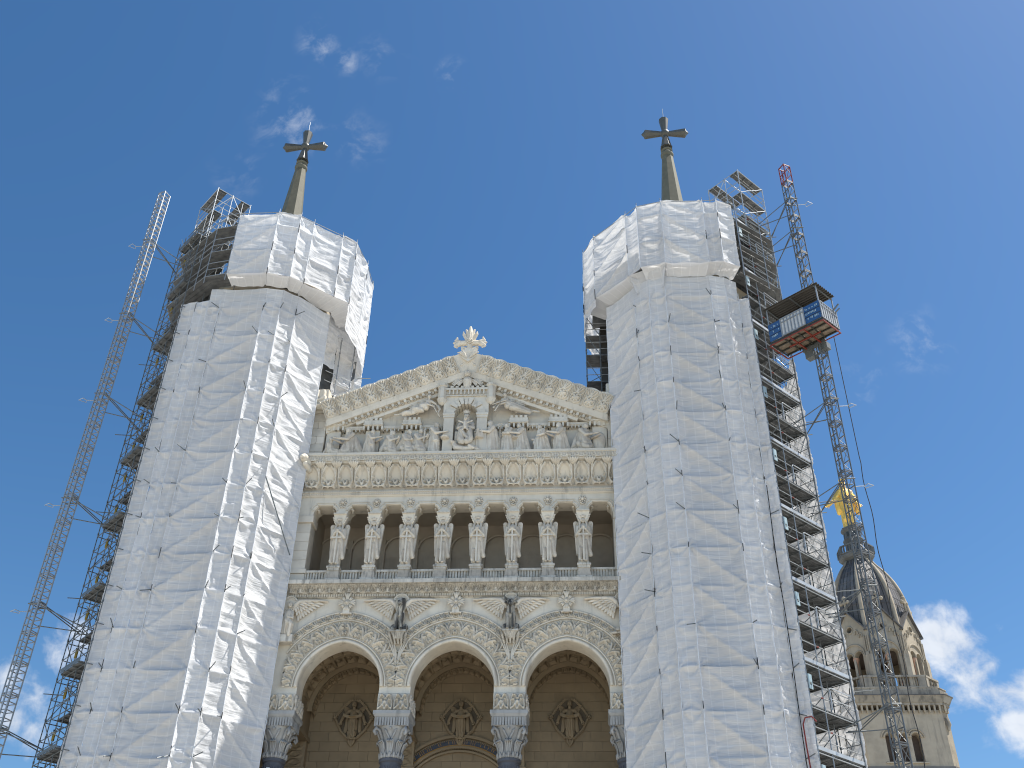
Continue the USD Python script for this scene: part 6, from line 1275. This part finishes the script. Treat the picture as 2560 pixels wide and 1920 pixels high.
# cornice with small corbel arches
n = 18
for k in range(n):
    x = -HW+.35+k*(2*HW-.7)/(n-1); bobj('corbel', MB().frame((x, -HW-.10, 30.32), (1, 0, 0), (0, 1, 0), (0, 0, 1), (.14, .2, .5)).frame((x, -HW-.08, 30.05), (1, 0, 0), (0, 1, 0), (0, 0, 1), (.10, .14, .2), 1.2), 'tower')
for k in range(4): bobj('corbel', MB().frame((HW-CH+.12+k*.16, -HW+.10+k*.16-.08, 30.32), (S2, S2, 0), (S2, -S2, 0), (0, 0, 1), (.12, .2, .5)), 'tower')
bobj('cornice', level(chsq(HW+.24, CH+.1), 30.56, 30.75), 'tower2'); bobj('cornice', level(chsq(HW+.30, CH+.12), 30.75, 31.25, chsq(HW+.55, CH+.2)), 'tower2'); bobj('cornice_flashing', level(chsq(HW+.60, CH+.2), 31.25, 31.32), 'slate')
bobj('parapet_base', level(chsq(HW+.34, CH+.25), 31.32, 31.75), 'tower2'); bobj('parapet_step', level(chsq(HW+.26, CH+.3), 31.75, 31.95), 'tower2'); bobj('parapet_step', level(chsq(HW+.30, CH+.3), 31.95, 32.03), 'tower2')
# balustrade of the belfry
hb = HW-.02; cb = 1.35; oc = chsq(hb, cb)
for i in range(8):
    a, b = A(oc[i]), A(oc[(i+1) % 8]); L = np.linalg.norm(b-a); dd = (b-a)/L; nn = A([dd[1], -dd[0]]); X3, N3 = A([*dd, 0]), A([*nn, 0])
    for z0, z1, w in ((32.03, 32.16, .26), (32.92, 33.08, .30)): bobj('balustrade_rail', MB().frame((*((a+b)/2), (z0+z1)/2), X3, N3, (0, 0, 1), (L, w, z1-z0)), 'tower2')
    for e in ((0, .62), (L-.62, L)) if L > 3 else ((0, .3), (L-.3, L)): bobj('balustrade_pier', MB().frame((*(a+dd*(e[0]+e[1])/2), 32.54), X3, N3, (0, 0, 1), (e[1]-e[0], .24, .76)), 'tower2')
    m_ = int((L-.9)/.26)
    for k in range(m_): bobj('baluster', MB().lathe([(.05, 32.16), (.075, 32.3), (.05, 32.5), (.085, 32.75), (.07, 32.92)], 6, (*(a+dd*((.62 if L > 3 else .35)+.13+k*(L-(1.24 if L > 3 else .7))/max(m_, 1))), 0)), 'tower2')
# octagonal belfry
AP = 3.62; SD = 2*AP*math.tan(PI/8)
bobj('belfry_floor', MB().lathe([(0, 31.9), (AP/math.cos(PI/8)-.02, 31.9), (AP/math.cos(PI/8)-.02, 32.04), (0, 32.05)], 8, (0, 0, 0), PI/8), 'tower2')
EAV, PK = 37.25, 39.15
for k in range(8):
    a = -PI/2+k*PI/4; nn = A([math.cos(a), math.sin(a)]); tt = A([-math.sin(a), math.cos(a)])
    g_ = part_group('belfry_side', bt)
    face = Polygon([(-SD/2, 32.05), (SD/2, 32.05), (SD/2, EAV), (0, PK), (-SD/2, EAV)])
    for s_ in (-1, 1): face = face.difference(Polygon(np.vstack([[(s_*.47-.37, 32.05)], arcpts((s_*.47, 35.15), .37, PI, 0, 12), [(s_*.47+.37, 32.05)]])))
    face = face.difference(Polygon(arcpts((0, 37.55), .24, 0, 2*PI, 17)[:-1]))
    mp = lambda x, y, d, nn=nn, tt=tt: (nn[0]*d+tt[0]*x, nn[1]*d+tt[1]*x, y)
    bobj('belfry_wall', wall_with_holes(face, mp, AP, AP-.55), 'tower', g_)
    W3 = lambda x, z, d, mp=mp: A(mp(A([x]), A([z]), A([AP+d]))).ravel()
    bobj('blind_arch', MB().sweep([W3(1.02*math.cos(t_), 35.25+.95*math.sin(t_), .03) for t_ in np.linspace(0, PI, 16)], .08, 6).sweep([W3(-1.02, 35.25, .03), W3(-1.02, 34.9, .03)], .08, 6).sweep([W3(1.02, 35.25, .03), W3(1.02, 34.9, .03)], .08, 6), 'tower', g_, True)
    for s_ in (-1, 1): bobj('arch_moulding', MB().sweep([W3(s_*.47+.42*math.cos(t_), 35.15+.42*math.sin(t_), .01) for t_ in np.linspace(0, PI, 12)], .05, 6), 'tower', g_, True)
    bobj('oculus_ring', MB().sweep([W3(.30*math.cos(t_), 37.55+.30*math.sin(t_), .02) for t_ in np.linspace(0, 2*PI, 17)], .06, 6), 'tower', g_, True)
    for s_ in (-1, 1):
        for xx, zz in ((.62, 37.0), (.98, 36.65)): bobj('hanging_arch', MB().sweep([W3(s_*xx-.16, zz, .05), W3(s_*xx-.12, zz+.26, .05), W3(s_*xx, zz+.38, .05), W3(s_*xx+.12, zz+.26, .05), W3(s_*xx+.16, zz, .05)], .07, 6), 'tower', g_, True)
        c_ = W3(s_*SD/2*.93, 0, .10)
        q = MB().frame((c_[0], c_[1], 33.5), (*tt, 0), (*nn, 0), (0, 0, 1), (.42, .3, 2.9)).frame((c_[0], c_[1], 35.1), (*tt, 0), (*nn, 0), (0, 0, 1), (.34, .24, .3), .7); bobj('buttress', q, 'tower', g_)
        for o in (-.10, .10): c2 = W3(s_*SD/2*.90+o, 0, .05); bobj('buttress_shaft', MB().tube((c2[0], c2[1], 35.2), (c2[0], c2[1], 36.7), .065, 6), 'tower', g_, True)
        p0, p1 = W3(0, PK+.16, .22), W3(s_*(SD/2+.12), EAV+.02, .22); p2, p3 = W3(0, PK+.16, -.9), W3(s_*(SD/2+.12), EAV+.02, -.9); q = MB(); hpts = np.vstack([p0, p1, p2, p3, p0-[0, 0, .14], p1-[0, 0, .14], p2-[0, 0, .14], p3-[0, 0, .14]]); h = trimesh.convex.convex_hull(hpts); q.add(h.vertices, h.faces); bobj('gable_roof', q, 'slate', g_)
    x0 = W3(0, PK+.2, -.02); q = MB().tube(x0-[0, 0, .1], x0+[0, 0, 1.15], .10, 6)
    for dx, dz in ((-.34, .72), (.34, .72), (0, 1.15)):
        s3 = trimesh.creation.icosphere(1, .19); s3.apply_translation(x0+A([tt[0]*dx, tt[1]*dx, dz])); q.mesh(s3)
    q.beam(x0+A([-tt[0]*.4, -tt[1]*.4, .72]), x0+A([tt[0]*.4, tt[1]*.4, .72]), .18); bobj('gable_cross', q, 'tower', g_, 40)
    c_ = W3(0, 0, -.25); cc = part_group('window_column', bt)
    bobj('shaft', MB().lathe([(.15, 32.3), (.12, 34.4)], 12, (c_[0], c_[1], 0)), 'pink', cc, True); bobj('capital', MB().lathe([(.12, 34.4), (.17, 34.46), (.14, 34.58), (.27, 34.95), (.27, 35.08)], 10, (c_[0], c_[1], 0)), 'pink', cc, True); bobj('base', MB().lathe([(.2, 32.06), (.2, 32.2), (.14, 32.32)], 10, (c_[0], c_[1], 0)), 'pink', cc)
bobj('belfry_ceiling', MB().lathe([(0, 36.2), (AP, 36.2), (AP, 36.3), (0, 36.3)], 8, (0, 0, 0), PI/8), 'dark')
# dome: eight curved panels of lead with stone ribs
prof = [(3.50, 37.0), (3.47, 38.4), (3.36, 39.8), (3.12, 41.2), (2.72, 42.5), (2.15, 43.7), (1.55, 44.6), (1.05, 45.1)]
pz = np.linspace(37.0, 45.1, 28); pr = np.interp(pz, [p[1] for p in prof], [p[0] for p in prof]); pr = np.convolve(np.pad(pr, 2, 'edge'), np.ones(5)/5, 'valid'); pr[0] = 3.5
for k in range(8):
    a0, a1 = -PI/2+PI/8+k*PI/4, -PI/2+PI/8+(k+1)*PI/4; g_ = part_group('dome_side', bt)
    A0, A1 = A([math.cos(a0), math.sin(a0)]), A([math.cos(a1), math.sin(a1)]); m_ = 6
    for j in range(m_):
        q = MB(); v = []
        for r, z in zip(pr, pz):
            for s_ in (j/m_+.012, (j+1)/m_-.012): p = (A0*(1-s_)+A1*s_)*r*1.02; v.append((p[0], p[1], z))
        v = A(v); i = np.arange(len(pz)-1)*2; q.add(v, np.stack([i, i+1, i+3, i+2], 1)); bobj('lead_sheet', q, 'slate', g_)
    q = MB(); v = []
    for r, z in zip(pr, pz):
        for s_ in (0, 1): p = (A0 if s_ == 0 else A1)*r*1.005; v.append((p[0], p[1], z))
    v = A(v); q.add(v, np.stack([i, i+1, i+3, i+2], 1)); bobj('lead_underlay', q, 'bronze', g_)
    for zi in range(3, 26, 3):
        z = pz[zi]+(.2 if zi % 2 else 0); r = np.interp(z, pz, pr)*1.027; bobj('lead_seam', MB().beam((*(A0*r*.995), z), (*(A1*r*.995), z), .03), 'slate', g_)
    bobj('dome_rib', MB().sweep([(*(A0*r*1.03), z) for r, z in zip(pr, pz)], [.19]*20+[.17, .16, .15, .14, .13, .12, .11, .10], 7), 'tower', None, True)
# lantern and its balcony
bobj('lantern_base', MB().lathe([(1.0, 45.0), (1.15, 45.2), (1.45, 45.35), (1.62, 45.55), (1.62, 45.72), (0, 45.72)], 8, (0, 0, 0), PI/8), 'lant')
for k in range(8):
    a0, a1 = PI/8+k*PI/4, PI/8+(k+1)*PI/4; a = A([math.cos(a0), math.sin(a0)])*1.58; b = A([math.cos(a1), math.sin(a1)])*1.58
    for z, w in ((45.80, .10), (46.52, .12)): bobj('lantern_rail', MB().beam((*a, z), (*b, z), .14, w), 'lant')
    for s_ in (.0, .25, .5, .75): p = a+(b-a)*s_; bobj('lantern_baluster', MB().frame((*p, 46.15), (1, 0, 0), (0, 1, 0), (0, 0, 1), (.13 if s_ else .22, .13 if s_ else .22, .68)), 'lant')
bobj('lantern_drum', MB().lathe([(.75, 45.7), (.72, 46.9), (.84, 47.2), (.95, 47.45), (.90, 47.6), (.80, 47.7), (.80, 48.25), (.92, 48.35), (.98, 48.5), (.98, 48.62), (0, 48.62)], 8, (0, 0, 0), PI/8), 'lant')
for k in range(8):
    a = k*PI/4; bobj('lantern_slot', MB().frame((.80*math.cos(a)*.93, .80*math.sin(a)*.93, 47.95), (-math.sin(a), math.cos(a), 0), (math.cos(a), math.sin(a), 0), (0, 0, 1), (.22, .06, .40)), 'bronze'); bobj('lantern_slot', MB().frame((.72*math.cos(a)*.935, .72*math.sin(a)*.935, 46.85), (-math.sin(a), math.cos(a), 0), (math.cos(a), math.sin(a), 0), (0, 0, 1), (.2, .06, .30)), 'bronze')
# gilded statue, arms lowered and spread
t = thing('gilded_statue', 'gilded standing figure with lowered open arms on top of the bell tower dome', 'statue', (BX, BY, 48.62))
b = [((-.10, 0, .25), .52, (0, 0, 1.6), .66, (1, .8, 1)), ((0, 0, 1.6), .66, (0, 0, 3.0), .72, (1, .72, 1)), ((0, 0, 3.0), .70, (0, 0, 3.9), .56, (1, .72, 1)), ((-.42, 0, 4.15), .28, (.42, 0, 4.15), .28), ((0, 0, 4.2), .3, (0, 0, 4.6), .20),
     ((-.55, 0, 4.05), .27, (-1.08, -.15, 3.15), .22), ((.55, 0, 4.05), .27, (.88, -.15, 2.95), .22), ((-.8, .1, 3.4), .34, (-.72, .1, 1.9), .22), ((.8, .1, 3.4), .36, (1.0, .1, 1.9), .22), ((-1.08, -.15, 3.15), .17, (-1.75, -.35, 2.50), .12), ((.88, -.15, 2.95), .18, (.98, -.45, 2.5), .12), ((.1, -.2, 3.2), .3, (-.35, -.25, 1.0), .32)]
obj('robe', skin(b, .10, 4, folds(11, .055, 3.6, .0, 6)), M['gold'], t, True)
obj('head', skin(head((0, -.10, 4.98), .27)+[((0, .1, 5.1), .3, (0, .2, 4.4), .34)], .05, 2), M['gold'], t, True)
q = MB()
q.mesh(skin(hand((-1.75, -.35, 2.50), (-.75, -.15, -.55), (0, -1, .1), .36), .05, 1)); q.mesh(skin(hand((.98, -.45, 2.5), (.3, -.25, -.85), (0, -1, .1), .34), .05, 1))
obj('hands', q, M['gold'], t, True); q = MB().lathe([(.27, 0), (.30, .1), (.33, .2), (.28, .2)], 12, (0, -.05, 5.22)); obj('crown', q, M['gold'], t); obj('statue_base', MB().lathe([(.75, -.02), (.72, .22), (0, .24)], 8), M['gold'], t)
# chapel roof below the tower, out of the frame
c = thing('chapel', 'plain stone chapel body standing below the bell tower', 'chapel', (BX+2, BY+14, 0)); obj('chapel_wall', MB().box(-7, 7, -9.5, 12, 0, 12), M['tower'], c); obj('chapel_roof', MB().prism([(-7.5, 12), (7.5, 12), (0, 16)], lambda x, y, d: (x, d, y), -9.6, 12.2), M['slate'], c)
